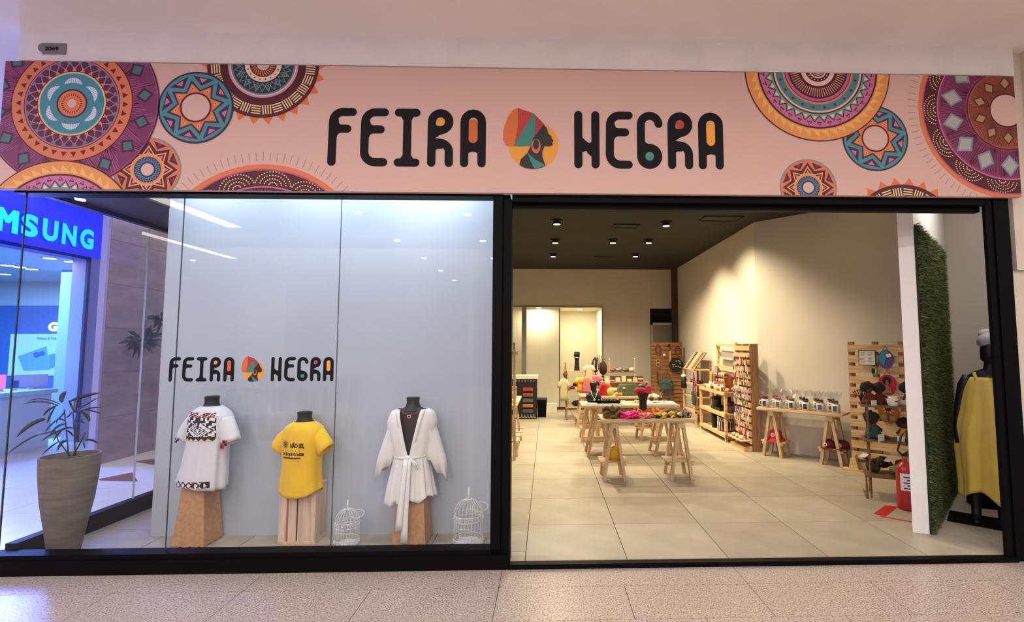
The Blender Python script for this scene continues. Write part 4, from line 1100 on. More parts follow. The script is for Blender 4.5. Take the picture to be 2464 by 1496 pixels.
# stone clad wall in the corridor
SW = mat('taupe_stone', '938894', .35, var=.16, scale=3, stretch=(1, 1, 3))
wl = st(MB().box(-6.17, -6.10, 3.32, 14, 0, Z_MALL).build('wall_corridor', mat('stone_joint', '5a5154', .6)))
zz = [0, .62, 1.24, 1.86, 2.48, 3.1, Z_MALL]
pr_ = {}
for a, b in zip(zz[:-1], zz[1:]):
    y = 3.33
    while y < 12:
        k_ = round(b-a, 2)
        if k_ not in pr_: pr_[k_] = MB().box(0, .012, .002, 1.238, .002, b-a-.002).build('stone_panel', SW, wl, loc=(-6.10, y, a))
        else: share(pr_[k_], 'stone_panel', wl, (-6.10, y, a))
        y += 1.24
st(MB().box(-6.17, -6.085, 3.28, 3.322, 0, Z_MALL).build('trim_8', mat('lavender_paint', 'a3a3cf', .6)))
# two leaf clusters on the stone wall stand in for planters reflected in glass
GRN = mat('corridor_leaf', '24384a', .5, var=.3)
for k_, (u, v, x, nn, rr, lab) in enumerate(((340, 818, -5.94, 60, .26, 'dark leaf cluster standing for a plant reflection, the left one'), (388, 770, -5.90, 60, .22, 'dark leaf cluster for a plant reflection, partly behind the white panel'))):
    c = atX(u, v, x); t = thing('reflected_plant', lab, 'plant', tuple(c))
    for i in range(nn):
        d = Vector((random.uniform(-.1, .6), random.uniform(-1, 1), random.uniform(-.6, .45))).normalized(); L_ = rr*random.uniform(.5, 1.25); sd = d.cross(Vector((1, 0, .3))).normalized()*.028
        a = d*L_*.25; e = d*L_; mdp = (a+e)/2+Vector((0, 0, .02))
        MB().face([a, mdp+sd, e, mdp-sd]).build('leaf', GRN, t)
    MB().tube([(-.2, 0, .05), (0, 0, 0)], .03, 6).build('bracket', mat('bracket_grey', '444a55', .5), t)

# ------------------------------------------------------------------ shop furniture
PINE = [mat_wood('pine_x', 'd8bc96', 'b59470', 6, 0), mat_wood('pine_y', 'd8bc96', 'b59470', 6, 1), mat_wood('pine_z', 'd2b48c', 'ad8a66', 6, 2)]
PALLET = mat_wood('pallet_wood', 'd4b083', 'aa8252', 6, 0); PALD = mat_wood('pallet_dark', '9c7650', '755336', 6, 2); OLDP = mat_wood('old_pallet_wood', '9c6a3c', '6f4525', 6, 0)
def trestle(par, x, d, h, sp=.125, y0=0., y1=None, slats=4, sw=None):
    y1 = d if y1 is None else y1
    for y in (y0+.04, y1-.04):
        for s_ in (-1, 1):
            MB().bar((x+s_*sp, y, 0), (x+s_*.022, y, h-.02), .036, .055, up=(0, 1, 0)).build('leg', PINE[2], par)
    MB().box(x-.035, x+.035, y0, y1, h-.075, h-.001).build('beam', PINE[1], par)
    sw = sw or sp*.8+.07
    for k in range(slats):
        yy = y0+.06+(y1-y0-.12-.05)*k/max(1, slats-1)
        MB().box(x-sw, x+sw, yy, yy+.05, .20, .215).build('slat', PINE[0], par)
    for s_ in (-1, 1): MB().box(x+s_*sw*.75-.015, x+s_*sw*.75+.015, y0+.03, y1-.03, .165, .20).build('batten', PINE[1], par)
def trestle_table(label, loc, w_, d, h=.73, xs=(.16, None), sp=.125, rz=0., group='pine trestle tables', th=.03, slats=4):
    t = thing('trestle_table', label, 'table', loc, rz, group)
    MB().box(0, w_, 0, d, h, h+th).build('tabletop', PINE[0], t)
    MB().box(.005, w_-.005, .012, .03, h-.014, h).build('edge_batten', PINE[0], t)
    for x in (xs[0], w_-xs[0] if xs[1] is None else xs[1]): trestle(t, x, d, h, sp, .03, d-.03, slats)
    return t
T1z = FL+.715
trestle_table('pine trestle table covered in bright folded headwraps, nearest the doorway', (.642, 2.13, FL), 1.10, .46, .685, (.155, None), .122)
T2z = FL+.735
trestle_table('long pine trestle table with jewellery on white cloth, second from the doorway', (.50, 3.38, FL), 1.40, .56, .70, (.26, 1.22), .17)
T3z = FL+.735
trestle_table('pine trestle table with pink dolls and a green bag, third from the doorway', (.56, 4.55, FL), 1.35, .55, .705, (.18, 1.15), .15)
trestle_table('rear pine trestle table loaded with soaps and cards, in front of the grey back wall', (.58, 6.0, FL), 1.45, .55, .705, (.15, 1.3), .14)
trestle_table('pine trestle table half hidden behind the black doorway post', (-1.35, 3.45, FL), .93, 1.35, .70, (.2, .80), .13)
S2_ = math.sqrt(.5)
TRl = Vector((3.03, 3.47, FL))
TR = trestle_table('narrow pine trestle table carrying wrapped mugs against the slanted wall', tuple(TRl), 1.12, .40, .655, (.19, .95), .125, -PI/4)
def TRp(x, y, z=0): return (TRl.x+(x+y)*S2_, TRl.y+(-x+y)*S2_, TRl.z+z)

# wooden easel by the black post
ea = thing('wooden_easel', 'tall narrow wooden easel right beside the black doorway post', 'easel', (-.46, 3.3, FL))
MB().bar((0.02, 0, 0), (.005, .08, 1.52), .035, .03).build('leg', PINE[2], ea); MB().bar((-.5, 0, 0), (-.2, .08, 1.45), .035, .03).build('leg', PINE[2], ea); MB().bar((-.2, .11, 0), (-.1, .10, 1.45), .035, .03).build('leg', PINE[2], ea)
MB().bar((-.35, .09, 1.47), (.06, .09, 1.47), .03, .05).build('crossbar', PINE[0], ea); MB().bar((-.4, .03, .7), (.04, .03, .7), .04, .04).build('ledge', PINE[0], ea)
MB().box(-.012, .012, .07, .10, 1.5, 1.62).build('mast_tip', PALD, ea)

# pallets stood upright
def pallet(label, loc, w_, h, n, rz, m1, m2, depth=.1, group=None, gap=.28, lean=0.):
    t = thing('upright_pallet', label, 'pallet', loc, rz, group)
    p = h/n
    for i in range(n):
        f = random.uniform(-.004, .004)
        MB().box(0, w_, -.002+f, .018+f, p*i+.005, p*(i+1)-p*gap).build('slat', m1, t)
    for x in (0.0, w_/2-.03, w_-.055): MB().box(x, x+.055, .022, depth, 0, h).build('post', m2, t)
    return t
# A: facing left, near the slanted wall corner; local x -> world -y
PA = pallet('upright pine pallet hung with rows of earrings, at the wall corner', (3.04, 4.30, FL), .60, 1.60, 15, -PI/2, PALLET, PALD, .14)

fb = MB().box(.02, .58, -.10, .20, .0, .055); fb.build('foot', PALLET, PA)
MB().box(.02, .56, -.14, 0, .14, .155).build('ledge', PALLET, PA)
# B: at the right, parallel to the slanted wall
PBl = Vector((3.905, 2.645, FL))
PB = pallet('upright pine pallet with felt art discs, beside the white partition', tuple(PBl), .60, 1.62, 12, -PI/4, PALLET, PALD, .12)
MB().box(-.09, .14, -.12, -.0, 0, .02).build('foot', PALLET, PB); MB().quadbox([(-.02, -.10, .02), (.09, -.10, .02), (.09, -.005, .02), (-.02, -.005, .02), (.0, -.09, .15), (.05, -.09, .19), (.05, -.005, .19), (.0, -.005, .15)]).build('foot', PALLET, PB)
def PBp(x, y, z): return (PBl.x+(x+y)*S2_, PBl.y+(-x+y)*S2_, PBl.z+z)
# C: dark, in the back corner
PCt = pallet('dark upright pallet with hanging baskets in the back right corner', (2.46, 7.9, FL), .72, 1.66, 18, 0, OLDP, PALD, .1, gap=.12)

# low shelf unit in front of the right wall (local x runs away along the wall)
SU = thing('wooden_shelf_unit', 'three tier pine shelf unit stacked with soaps and plants along the right wall', 'shelf', (2.92, 4.44, FL))
for (x, y) in ((0, 0), (.31, 0), (0, 1.30), (.31, 1.30)): MB().box(x, x+.04, y, y+.05, 0, .80).build('post', PALLET, SU)
for z in (.10, .43, .785):
    for k in range(3): MB().box(.0+k*.12, .105+k*.12, .0, 1.35, z, z+.02).build('shelf_board', PALLET, SU)
    MB().box(-.012, 0, 0, 1.35, z-.03, z+.022).build('front_rail', PALLET, SU); MB().box(0, .35, -.012, 0, z-.05, z+.015).build('end_rail', PALD, SU)
# folding frame behind it
FRk = thing('folding_rack', 'open pine slatted rack leaning on the right wall above the shelf unit', 'rack', (3.12, 4.45, FL))
MB().bar((.02, 0.95, .80), (.06, 0.98, 1.61), .04, .05).build('post', PALLET, FRk); MB().bar((.02, .12, .80), (.06, .12, 1.63), .04, .05).build('post', PALLET, FRk)
MB().bar((.04, .05, 1.57), (.04, 1.05, 1.59), .03, .05).build('rail', PALLET, FRk); MB().bar((.03, .1, 1.17), (.03, .97, 1.20), .03, .06).build('rail', PALLET, FRk); MB().bar((.05, .1, 1.40), (.05, .97, 1.42), .015, .09).build('rail', mat('grey_slat', '8f8778', .6), FRk); MB().bar((.05, .1, 1.08), (.05, .97, 1.09), .015, .08).build('rail', mat('grey_slat', '8f8778', .6), FRk)
MB().bar((-.02, .85, 1.58), (.02, .80, 1.40), .02, .02).build('hook', PALD, FRk)
# second rack further back with sloped textile boards on top
SB2 = thing('display_rack', 'tall narrow pine rack with striped textiles sloping on its top', 'rack', (2.88, 5.95, FL))
for (x, y) in ((0, 0), (.30, 0), (0, .82), (.30, .82)): MB().box(x, x+.035, y, y+.04, 0, 1.11).build('post', PALLET, SB2)
for z in (.27, .55, .80, 1.09): MB().box(0, .335, 0, .86, z, z+.022).build('shelf_board', PALLET, SB2)
# step stand with dolls (metal and wood, three trays)
DS = thing('step_stand', 'dark thin legged three tier stand holding rag dolls beside the extinguisher', 'stand', (3.295, 1.43, FL), -PI/4*0)
dk = mat_wood('brown_stain', '7a5a3c', '4e3622', 6, 0)
ux, uy = Vector((.45, -.22, 0)), Vector((.16, .30, 0))
def DSb(z, a=0., b=1., c=0., d=1.): return [ux*a+uy*c, ux*b+uy*c, ux*b+uy*d, ux*a+uy*d], z
for z, sc_ in ((.215, 1.), (.575, .98), (.93, .96)):
    off = Vector((0, .0, 0)); P, _ = DSb(z); P = [p*1 for p in P]
    if z > .9: P = [p+Vector((-.0, .02, 0)) for p in P]
    MB().quadbox([(p.x, p.y, z) for p in P]+[(p.x, p.y, z+.018) for p in P]).build('tray', dk, DS)
for a, c, zt in ((0.02, 0, .22), (.98, 0, .22), (.12, .9, .95), (.9, .9, .95), (.1, .15, 1.0)):
    p = ux*a+uy*c; MB().bar((p.x, p.y, 0), (p.x+.0, p.y+.01, zt), .014, .014).build('leg', dk, DS)
p, q = uy*0, ux; MB().bar((0, 0, .012), (uy.x, uy.y, .012), .01, .01).build('floor_bar', dk, DS); MB().bar((ux.x, ux.y, .012), (ux.x+uy.x, ux.y+uy.y, .012), .01, .01).build('floor_bar', dk, DS)
# fire extinguisher and its floor marking
EX = thing('fire_extinguisher', 'red fire extinguisher with white labels standing beside the white partition', 'fire extinguisher', (3.47, 1.09, FL))
RED = mat('extinguisher_red', '9c1017', .3, spec=.6)
MB().lathe([(.06, .0), (.078, .012), (.08, .03), (.08, .36), (.072, .40), (.045, .435), (.024, .45), (.022, .475)], 28).build('cylinder', RED, EX, smooth=True, auto=.7)
MB().lathe([(.02, .475), (.024, .48), (.024, .50), (.012, .505)], 14).build('valve', mat('brass_valve', '8a7a4c', .35, .8), EX)
MB().bar((-.02, 0, .50), (.10, 0, .53), .02, .012).build('handle', mat('dark_handle', '2a1614', .5), EX); MB().bar((-.01, 0, .515), (.09, .0, .57), .02, .01).build('handle', mat('dark_handle', '2a1614', .5), EX)
MB().tube([(-.01, .0, .50), (-.05, .02, .55), (.02, .06, .68), (.07, .05, .74), (.05, .02, .60)], .010, 8).build('hose', mat('rubber_black', '111113', .5), EX, smooth=True)
def wrap(par, r, z0, z1, a0, a1, mt, nm, n=10):
    mb = MB(); mb.loft([[(r*math.cos(a0+(a1-a0)*i/n), r*math.sin(a0+(a1-a0)*i/n), z) for i in range(n+1)] for z in (z0, z1)], closed=False, caps=False); return mb.build(nm, mt, par, smooth=True)
LW = mat('label_white', 'd8d5d6', .5); LB = mat('label_blue', '34346e', .5)
EXL = wrap(EX, .0812, .19, .35, -2.75, -1.55, LW, 'label'); wrap(EX, .0812, .16, .33, -1.45, -.7, mat('label_grey', 'a9a6a8', .5), 'label')
for k in range(5): wrap(EXL, .0818, .205+.026*k, .217+.026*k, -2.05 if k % 2 else -2.4, -1.65, LB, 'label_print')
TPm = mat('red_tape', 'b0181c', .5); tp = thing('floor_marking', 'red painted floor square marking the extinguisher spot', 'floor marking', (3.3, .95, FL))
def strip(a, b, w_):
    a, b = Vector((*a, 0)), Vector((*b, 0)); d = (b-a).normalized(); nn = Vector((-d.y, d.x, 0))*w_/2
    MB().quadbox([(p.x-3.3, p.y-.95, .0) for p in (a-nn, b-nn, b+nn, a+nn)]+[(p.x-3.3, p.y-.95, .001) for p in (a-nn, b-nn, b+nn, a+nn)]).build('stripe', TPm, tp)
strip((3.09, .93), (3.37, 1.17), .10); strip((3.08, .90), (3.42, .60), .03); strip((3.36, 1.19), (3.66, 1.0), .03)

# grass covered panel on the partition
GP = thing('grass_panel', 'tall artificial grass panel on the side of the white partition', 'grass wall', (3.204, .459, FL), PI/4)
MB().box(-.01, 1.85, -.014, -.002, 0, 2.62).build('backing', mat('grass_base', '1c2a12', .9), GP)
g = MB(); rg = random.Random(3); cols = ['3a4622', '525e2e', '747c4a']
for i in range(30000):
    x = rg.uniform(-.01, 1.86); z = rg.uniform(0, 2.63); l = rg.uniform(.03, .06); g.cur = rg.choice((0, 0, 1, 1, 2))
    a = rg.uniform(0, 2*PI); dx, dz = math.cos(a)*l*.75, math.sin(a)*l*.75; wx, wz = -math.sin(a)*.0045, math.cos(a)*.0045
    g.face([(x-wx, -.013, z-wz), (x+wx, -.013, z+wz), (x+dx, -.015-l*.75, z+dz)])
tag(g.build('grass_blades', [mat('grass_%d' % i, c, .8) for i, c in enumerate(cols)], GP), kind='stuff')

# full figure in the niche
FM = thing('standing_mannequin', 'black full size mannequin in a long draped yellow dress with a silver headscarf', 'mannequin', (3.95, .70, FL), -.75)
def leg(x0, y0, x1):
    R_ = [(x0, y0-.13, .02, .028, .03), (x0, y0-.06, .035, .034, .05), (x0, y0, .07, .036, .045), (x0, y0, .14, .036, .04), (x0, y0, .30, .055, .058), (x1, y0, .46, .055, .055), (x1, y0, .80, .08, .085)]
    return [sell(a, b, z, rx, ry, 16) for a, b, z, rx, ry in R_]
skn = MANQ
body = MB()
body.loft(leg(-.10, .0, -.09)); body.loft(leg(.08, .05, .08))
tor = [(.78, 0, 0, .16, .11), (.92, 0, 0, .17, .12), (1.08, 0, 0, .125, .095), (1.25, 0, 0, .155, .11), (1.36, 0, 0, .17, .09), (1.41, 0, 0, .12, .07), (1.44, 0, 0, .05, .05), (1.50, 0, -.005, .045, .045), (1.53, 0, -.015, .07, .08), (1.60, 0, -.02, .075, .095), (1.68, 0, -.015, .07, .09), (1.73, 0, -.01, .03, .04)]
body.loft([sell(b, c, a, d, e, 24, e=2) for a, b, c, d, e in tor])
for s_ in (-1, 1): body.tube([(s_*.15, 0, 1.36), (s_*.19, .0, 1.28), (s_*.22, .02, 1.05), (s_*.23, -.02, .85), (s_*.22, -.05, .72)], .04, 12, rs=[.05, .045, .038, .03, .022])
SHR = lambda o_: [setattr(v_, 'co', v_.co+Vector((.05, -.015, 0))*max(0, v_.co.z-.3)) for v_ in o_.data.vertices]
SHR(body.build('body', MANQ, FM, smooth=True)); FM.scale = (1, 1, .945)
MB().box(-.30, .22, -.20, .12, -.0, .02).build('base_plate', BLACK, FM)
SD = [(1.36, 0, 0, .15, .095, .0), (1.33, 0, 0, .165, .10, .005), (1.22, 0, 0, .185, .12, .02), (1.05, -.0, 0, .20, .135, .03), (.88, -.01, 0, .215, .15, .04), (.7, -.01, 0, .225, .155, .05), (.5, -.0, 0, .215, .15, .06), (.36, .0, 0, .20, .14, .07)]
DR = mat('mustard_satin', 'e2c455', .5, var=.05, scale=6, sheen=.3)
mb = MB(); R_ = []
for i in range(31):
    z = 1.36-(1.36-.24)*i/30; s_ = interp(SD, z); ring = sell(s_[1], s_[2], z, s_[3], s_[4], 80, s_[5], 8, .8*i/30)
    if i > 20: ring = [(x, y, zz+((i-20)/10)*(.05*math.sin(3*math.atan2(y, x)+1)-.03*(x/.2))) for x, y, zz in ring]
    R_.append(ring)
o = mb.loft(R_, caps=False).build('dress', DR, FM, smooth=True); SHR(o); o.modifiers.new('t', 'SOLIDIFY').thickness = .003
for s_ in (-1, 1):
    o = MB().loft([[(s_*.11, -.09, 1.34), (s_*.075, -.085, 1.35)], [(s_*.125, -.04, 1.40), (s_*.085, -.04, 1.415)], [(s_*.125, .04, 1.40), (s_*.085, .04, 1.41)], [(s_*.11, .08, 1.33), (s_*.075, .08, 1.33)]], closed=False, caps=False).build('strap', DR, FM, smooth=True); SHR(o); o.modifiers.new('t', 'SOLIDIFY').thickness = .003
SC = mat('silver_scarf', 'a9a7a8', .6, var=.15, scale=20)
mb = MB(); mb.ball((0, 0, 1.70), .095, .115, .09, 22, 14, jit=.035); mb.ball((-.03, .03, 1.77), .06, .07, .05, 14, 8, jit=.08); SHR(mb.build('headscarf', SC, FM, smooth=True))
bs = thing('black_box', 'low black box on the niche floor behind the yellow dress', 'box', (4.42, 1.1, FL), -.4); MB().box(-.25, .25, -.1, .1, 0, .16).build('body', BLACK, bs); MB().box(-.26, .26, -.11, .11, .16, .18).build('lid', BLACK, bs)

# cash desk, bin, box on the left at the back
CDk = thing('cash_desk', 'white topped counter with a black slatted front at the back left', 'counter', (-.78, 7.2, FL), 0)
MB().box(0, .57, 0, .5, 0, .86).build('body', mat('counter_black', '100c0f', .5), CDk); MB().box(-.3, .60, -.03, .53, .86, .925).build('counter_top', mat('counter_white', 'cdc6b6', .5), CDk)
dec = MB()
for i in range(8):
    x = .05+.065*i; dec.box(x, x+.012, -.008, 0, .04, .10).box(x, x+.05, -.008, 0, .03, .045).box(x, x+.012, -.008, 0, .80, .835)
dec.build('white_trim', mat('counter_white', 'cdc6b6', .5), CDk)
for i, c in enumerate(('9c3a2c', '8e4a3a', '4c6064', 'b5653f', '4a4a50')):
    t = thing('folded_textile', ('dark red', 'brown', 'blue grey', 'orange', 'charcoal')[i]+' folded textile in the stack hung before the black counter', 'textile', (-.40, 7.15, FL+.60-.115*i)); MB().box(-.11, .11, 0, .045, 0, .07).build('cloth', mat('textile_'+c, c, .9, var=.2, scale=20), t); MB().box(-.112, .112, -.002, .0, .02, .05).build('band', mat('textile_b'+c, c, .8, var=.3), t)
BN = thing('waste_bin', 'black square waste bin beside the counter', 'bin', (-.1, 7.55, FL)); MB().quadbox([(-.09, -.09, 0), (.09, -.09, 0), (.09, .09, 0), (-.09, .09, 0), (-.11, -.11, .38), (.11, -.11, .38), (.11, .11, .38), (-.11, .11, .38)]).build('body', BLACK, BN); MB().box(-.115, .115, -.115, .115, .38, .42).build('rim', mat('bin_grey', '38383a', .4), BN)
WB = thing('white_box', 'low cream box on the floor against the office glass', 'box', (.12, 8.3, FL)); MB().box(-.13, .13, -.1, .1, 0, .19).build('body', OFW, WB); MB().box(-.135, .135, -.105, .105, .19, .20).build('lid', OFW, WB)

# clothes stand at the back left
CSx = thing('wooden_stand', 'tall open pine stand with clothes and black busts before the office', 'stand', (.43, 7.0, FL))
for (x, y) in ((0, 0), (.50, 0), (0, .38), (.50, .38)): MB().box(x-.015, x+.015, y-.015, y+.015, 0, 1.03).build('leg', PALD, CSx)
for z in (.25, .62, 1.01): MB().box(-.02, .52, -.02, .40, z, z+.03).build('shelf_board', PALLET, CSx)
MB().bar((-.03, 0, 1.03), (-.03, .0, 1.22), .018, .018).build('peg', PALD, CSx)

# ------------------------------------------------------------------ merchandise
def cmat(c, **k): return mat('cloth_'+c, c, .85, var=.1, scale=18, **k)
def blob(par, name, c, rx, ry, rz, mt, jit=.12, n=14, k=8, rot=None):
    return MB().ball(c, rx, ry, rz, n, k, jit=jit, rot=rot).build(name, mt, par, smooth=True)
def wrap_cloth(label, loc, w_, d, h, cols, group, rz=0., seed=0):
    """a knotted, folded headwrap: a few overlapping folded bands with a knot"""
    rn = random.Random(seed+11); h = h*1.35; t = thing('folded_headwrap', label, 'headwrap', loc, rz, group); n = 4
    for i in range(n):
        z = h*(i+.5)/n*.8; c = cols[i % len(cols)]; R_ = []
        x0 = rn.uniform(-.04, .04)*w_; ph = rn.uniform(0, 6)
        for k in range(11):
            q = k/10; x = -w_/2+w_*q+x0*.5; wd = d*(.30+.2*math.sin(PI*q))*(1-.12*i)
            yy = d*.18*math.sin(ph+q*4+i*1.7)*(.6); hh = h/n*(.75+.5*math.sin(PI*q))*.9
            R_.append([(x, yy+wd*math.cos(a), max(.002, z+hh*math.sin(a)+.016*math.sin(9*q+ph+i)*min(1, h/.06)+.008*math.sin(3*a+q*8))) for a in [2*PI*j/10 for j in range(10)]])
        MB().loft(R_).build('fold', cmat(c), t, smooth=True)
    blob(t, 'knot', (rn.uniform(-.2, .2)*w_, -d*.05, h*.86), w_*.13, d*.22, h*.3, cmat(cols[0]), .15)
    return t
def T1p(u, v, dz=0.): p = atZ(u, v, T1z+dz); return (p.x, p.y, T1z)
G1 = 'headwraps on the front table'
for i, (x, y, w_, d, h, cols, lab, rz) in enumerate((
    (.135, .14, .20, .20, .095, ['6f5a2a', '5c3a26', '8a7434', '3e2a1c'], 'olive and brown patterned headwraps piled at the left end of the front table', .1),
    (.36, .12, .25, .22, .055, ['e0187e', 'd01070', 'ee3a90'], 'bright magenta headwrap on the front table', -.05),
    (.215, .33, .16, .12, .06, ['c9a93c', '3a2c20'], 'mustard and black headwrap behind the olive pile', .2),
    (.535, .10, .18, .13, .04, ['d98a76', 'c85a6a', 'b87a8a'], 'salmon pink headwrap beside the magenta one', .15),
    (.56, .27, .18, .12, .055, ['e0553a', 'd8452f', 'e88a4a'], 'coral red headwrap in the middle of the front table', -.2),
    (.72, .11, .18, .13, .04, ['cfc24c', '241d1c', 'b5563f'], 'yellow black and red headwrap right of the salmon one', .25),
    (.73, .30, .16, .10, .055, ['dd5a34', 'e7a24a'], 'orange headwrap at the back of the front table', .3),
    (.89, .12, .16, .13, .045, ['c9b43a', '2a2420', 'd8a84c'], 'mustard headwrap with black stripes near the right end', -.15),
    (.88, .31, .22, .12, .04, ['22202a', '2c2c3a'], 'black headwrap at the back right of the front table', 0.),
    (1.02, .14, .13, .13, .045, ['6e5f6e', 'd98f5a', '3a2c28'], 'grey and orange headwrap at the right end of the front table', .3),
    (.985, .27, .10, .10, .05, ['8a8496', '5a5468'], 'grey lilac headwrap behind the right end one', .1))):
    wrap_cloth(lab, (.642+x, 2.13+y, T1z), w_, d, h, cols, G1, rz, i)
# black display head with the red turban
def display_head(label, loc, h, cols, rz=0., sc=1.):
    t = thing('turban_stand', label, 'display head', loc, rz)
    MB().lathe([(.062, 0), (.055, .03), (.046, .10), (.044, .17), (.05, .22), (.066, .26), (.075, .31), (.074, .36), (.05, .40), (.01, .415)], 22, sy=1.1).build('head_and_neck', MANQ, t, smooth=True)
    blob(t, 'nose', (0, -.083, .29), .012, .014, .022, MANQ, 0)
    t.scale = (sc, sc, h/.415)
    w_ = thing('turban', label.replace('black display head wearing', '').strip()+' on the black head', 'turban', (loc[0], loc[1], loc[2]+h*.74), rz)
    MB().ball((0, 0, .02), .095, .105, .055, 20, 12, jit=.06).build('wrap', cmat(cols[0]), w_, smooth=True)
    MB().tube([(.088*math.cos(a), .10*math.sin(a), .015+.02*math.sin(a*2)) for a in [2*PI*k/20 for k in range(21)]], .024, 8, caps=False).build('band', cmat(cols[1]), w_, smooth=True)
    MB().ball((.03, -.09, .05), .045, .035, .035, 14, 8, jit=.12).build('knot', cmat(cols[1]), w_, smooth=True)
    return t
display_head('black display head wearing a dark red and pink turban', (1.195, 2.47, T1z), .39, ['8a1f2c', 'c23a4c'], .3)
# things stored below the front table
yh = thing('knitted_beanie', 'mustard yellow knitted cap on the left trestle shelf of the front table', 'cap', (.642+.185, 2.13+.2, FL+.216)); MB().lathe([(.075, 0), (.082, .03), (.08, .08), (.06, .13), (.03, .155), (.001, .16)], 18).build('crown', cmat('c9a21c'), yh, smooth=True); MB().lathe([(.085, 0), (.09, .0), (.09, .028), (.085, .03)], 18, caps=False).build('cuff', cmat('a8830f'), yh)

# second table: jewellery on cloths, bust with necklace
def doily(label, x0, x1, y0, y1, z, c, nm='cloth_mat'):
    t = thing(nm, label, 'cloth', ((x0+x1)/2, (y0+y1)/2, z)); w_, d = (x1-x0)/2, (y1-y0)/2; P = []
    n = 60
    for i in range(n):
        a = 2*PI*i/n; e = 5; r = (abs(math.cos(a))**e+abs(math.sin(a))**e)**(-1/e); r *= 1+.03*math.cos(24*a); P.append((w_*r*math.cos(a), d*r*math.sin(a)))
    MB().prism(P, lambda x, y, q: (x, y, q), .004).build('mat', cmat(c), t)
    m2 = MB()
    for i in range(0, n, 2): m2.ball((P[i][0]*.97, P[i][1]*.97, .006), .012, .012, .006, 6, 4)
    tag(m2.build('scalloped_edge', cmat(c), t, smooth=True), kind='stuff')
    return t
doily('white crocheted cloth under the black jewellery tray on the second table', .56, 1.12, 3.42, 3.78, T2z, 'e9e2cf')
doily('white crocheted cloth on the right part of the second table', 1.33, 1.88, 3.42, 3.88, T2z, 'efe8d2')
tr = thing('jewellery_tray', 'black jewellery tray on the white cloth of the second table', 'tray', (.90, 3.62, T2z+.012)); MB().box(-.17, .17, -.1, .1, 0, .012).build('base', BLACK, tr); MB().box(-.17, .17, -.1, -.09, .012, .03).box(-.17, .17, .09, .1, .012, .03).box(-.17, -.16, -.1, .1, .012, .03).box(.16, .17, -.1, .1, .012, .03).build('rim', BLACK, tr)
rn = random.Random(5)
SILV = mat('silver_metal', 'cfcfd2', .3, .9)
e0 = None
for i in range(14):
    x, y = .76+.28*(i % 7)/6, 3.57+.09*(i//7)
    if e0 is None:
        e0 = thing('silver_earring', 'small silver earring pair in the black jewellery tray', 'earring', (x, y, T2z+.025), 0, 'silver earrings in the black tray'); MB().tube([(.012*math.cos(a), 0, .018+.012*math.sin(a)) for a in [2*PI*k/10 for k in range(11)]], .003, 5, caps=False).build('hoop', SILV, e0); MB().ball((0, 0, .034), .006).build('stud', SILV, e0)
    else: copy_tree(e0, loc=(x, y, T2z+.025), rz=rn.uniform(0, 3))
s0 = None
for i in range(16):
    x, y = 1.14+.6*rn.random(), 3.48+.3*rn.random()
    c = rn.choice(['efe6cc', 'c9b48a', '5a3a22', '8c7a5c'])
    t = thing('seed_bracelet', {'efe6cc': 'cream', 'c9b48a': 'sand coloured', '5a3a22': 'dark brown', '8c7a5c': 'olive brown'}[c]+' bead bracelet lying on the second table', 'bracelet', (x, y, T2z+.014), rn.uniform(0, 3), 'bead bracelets on the second table')
    MB().tube([(.032*math.cos(a), .026*math.sin(a), .006+.003*math.sin(3*a)) for a in [2*PI*k/14 for k in range(15)]], .006, 6, caps=False).build('strand', cmat(c), t, smooth=True); MB().ball((.032, 0, .008), .008).build('bead', cmat(c), t)
def bust(label, loc, h, rz=0.):
    t = thing('necklace_bust', label, 'display bust', loc, rz); k = h/.26
    MB().lathe([(.07, 0), (.095, .03), (.10, .07), (.085, .10), (.045, .125), (.036, .16), (.038, .2), (.05, .225), (.05, .25), (.02, .262)], 20, sy=.75).build('bust', MANQ, t, smooth=True)
    t.scale = (k, k, k); return t
bust('small black necklace bust with white ribbons on the second table', (.70, 3.72, T2z), .30)
nk = thing('ribbon_necklace', 'white ribbon necklace hanging on the small black bust', 'necklace', (.70, 3.625, T2z+.06)); MB().tube([(-.05, .01, .12), (-.03, -.01, .05), (0, -.012, 0), (.03, -.01, .05), (.05, .01, .12)], .005, 6).build('ribbon', LW, nk, smooth=True); MB().ball((0, -.015, -.01), .016, .006, .02).build('pendant', LW, nk)
hb = thing('black_hairband', 'black bow hairband with white dots behind the necklace bust', 'hairband', (.74, 3.86, T2z)); MB().tube([(.05*math.cos(a), 0, .25+.05*math.sin(a)) for a in [PI*k/10-.3 for k in range(13)]], .014, 8).build('band', MANQ, hb, smooth=True); MB().box(-.01, .01, -.01, .01, 0, .22).build('stem', MANQ, hb); MB().ball((-.03, -.01, .27), .012).ball((.0, -.014, .29), .012).build('white_dots', LW, hb)

# third table: dolls' dresses, green bag, snack bowls
def hung_shirt(label, p, w_, h, c, name='small_garment', cat='garment', rz=0., deco=None):
    t = thing(name, label, cat, p, rz)
    R_ = []
    for i in range(7):
        q = i/6; z = h*(1-q); R_.append(sell(0, 0, z, w_/2*(.55+.45*min(1, q*2.2))*(1+.08*q), .035+.02*q, 26, .05*q, 7))
    MB().loft(R_).build('body', cmat(c), t, smooth=True)
    for s_ in (-1, 1): MB().tube([(s_*w_*.25, 0, h*.95), (s_*w_*.55, -.01, h*.72), (s_*w_*.62, -.01, h*.58)], .03, 8, rs=[.03, .035, .04]).build('sleeve', cmat(deco or c), t, smooth=True)
    return t
z3 = T3z
hung_shirt('pink child dress hanging at the left end of the third table', (.66, 4.50, FL+.80), .15, .26, 'd97a86', deco='e08a3c')
hung_shirt('rose pink blouse beside the pink child dress', (.82, 4.66, FL+.86), .15, .22, 'cf6a80', deco='cf6a80')
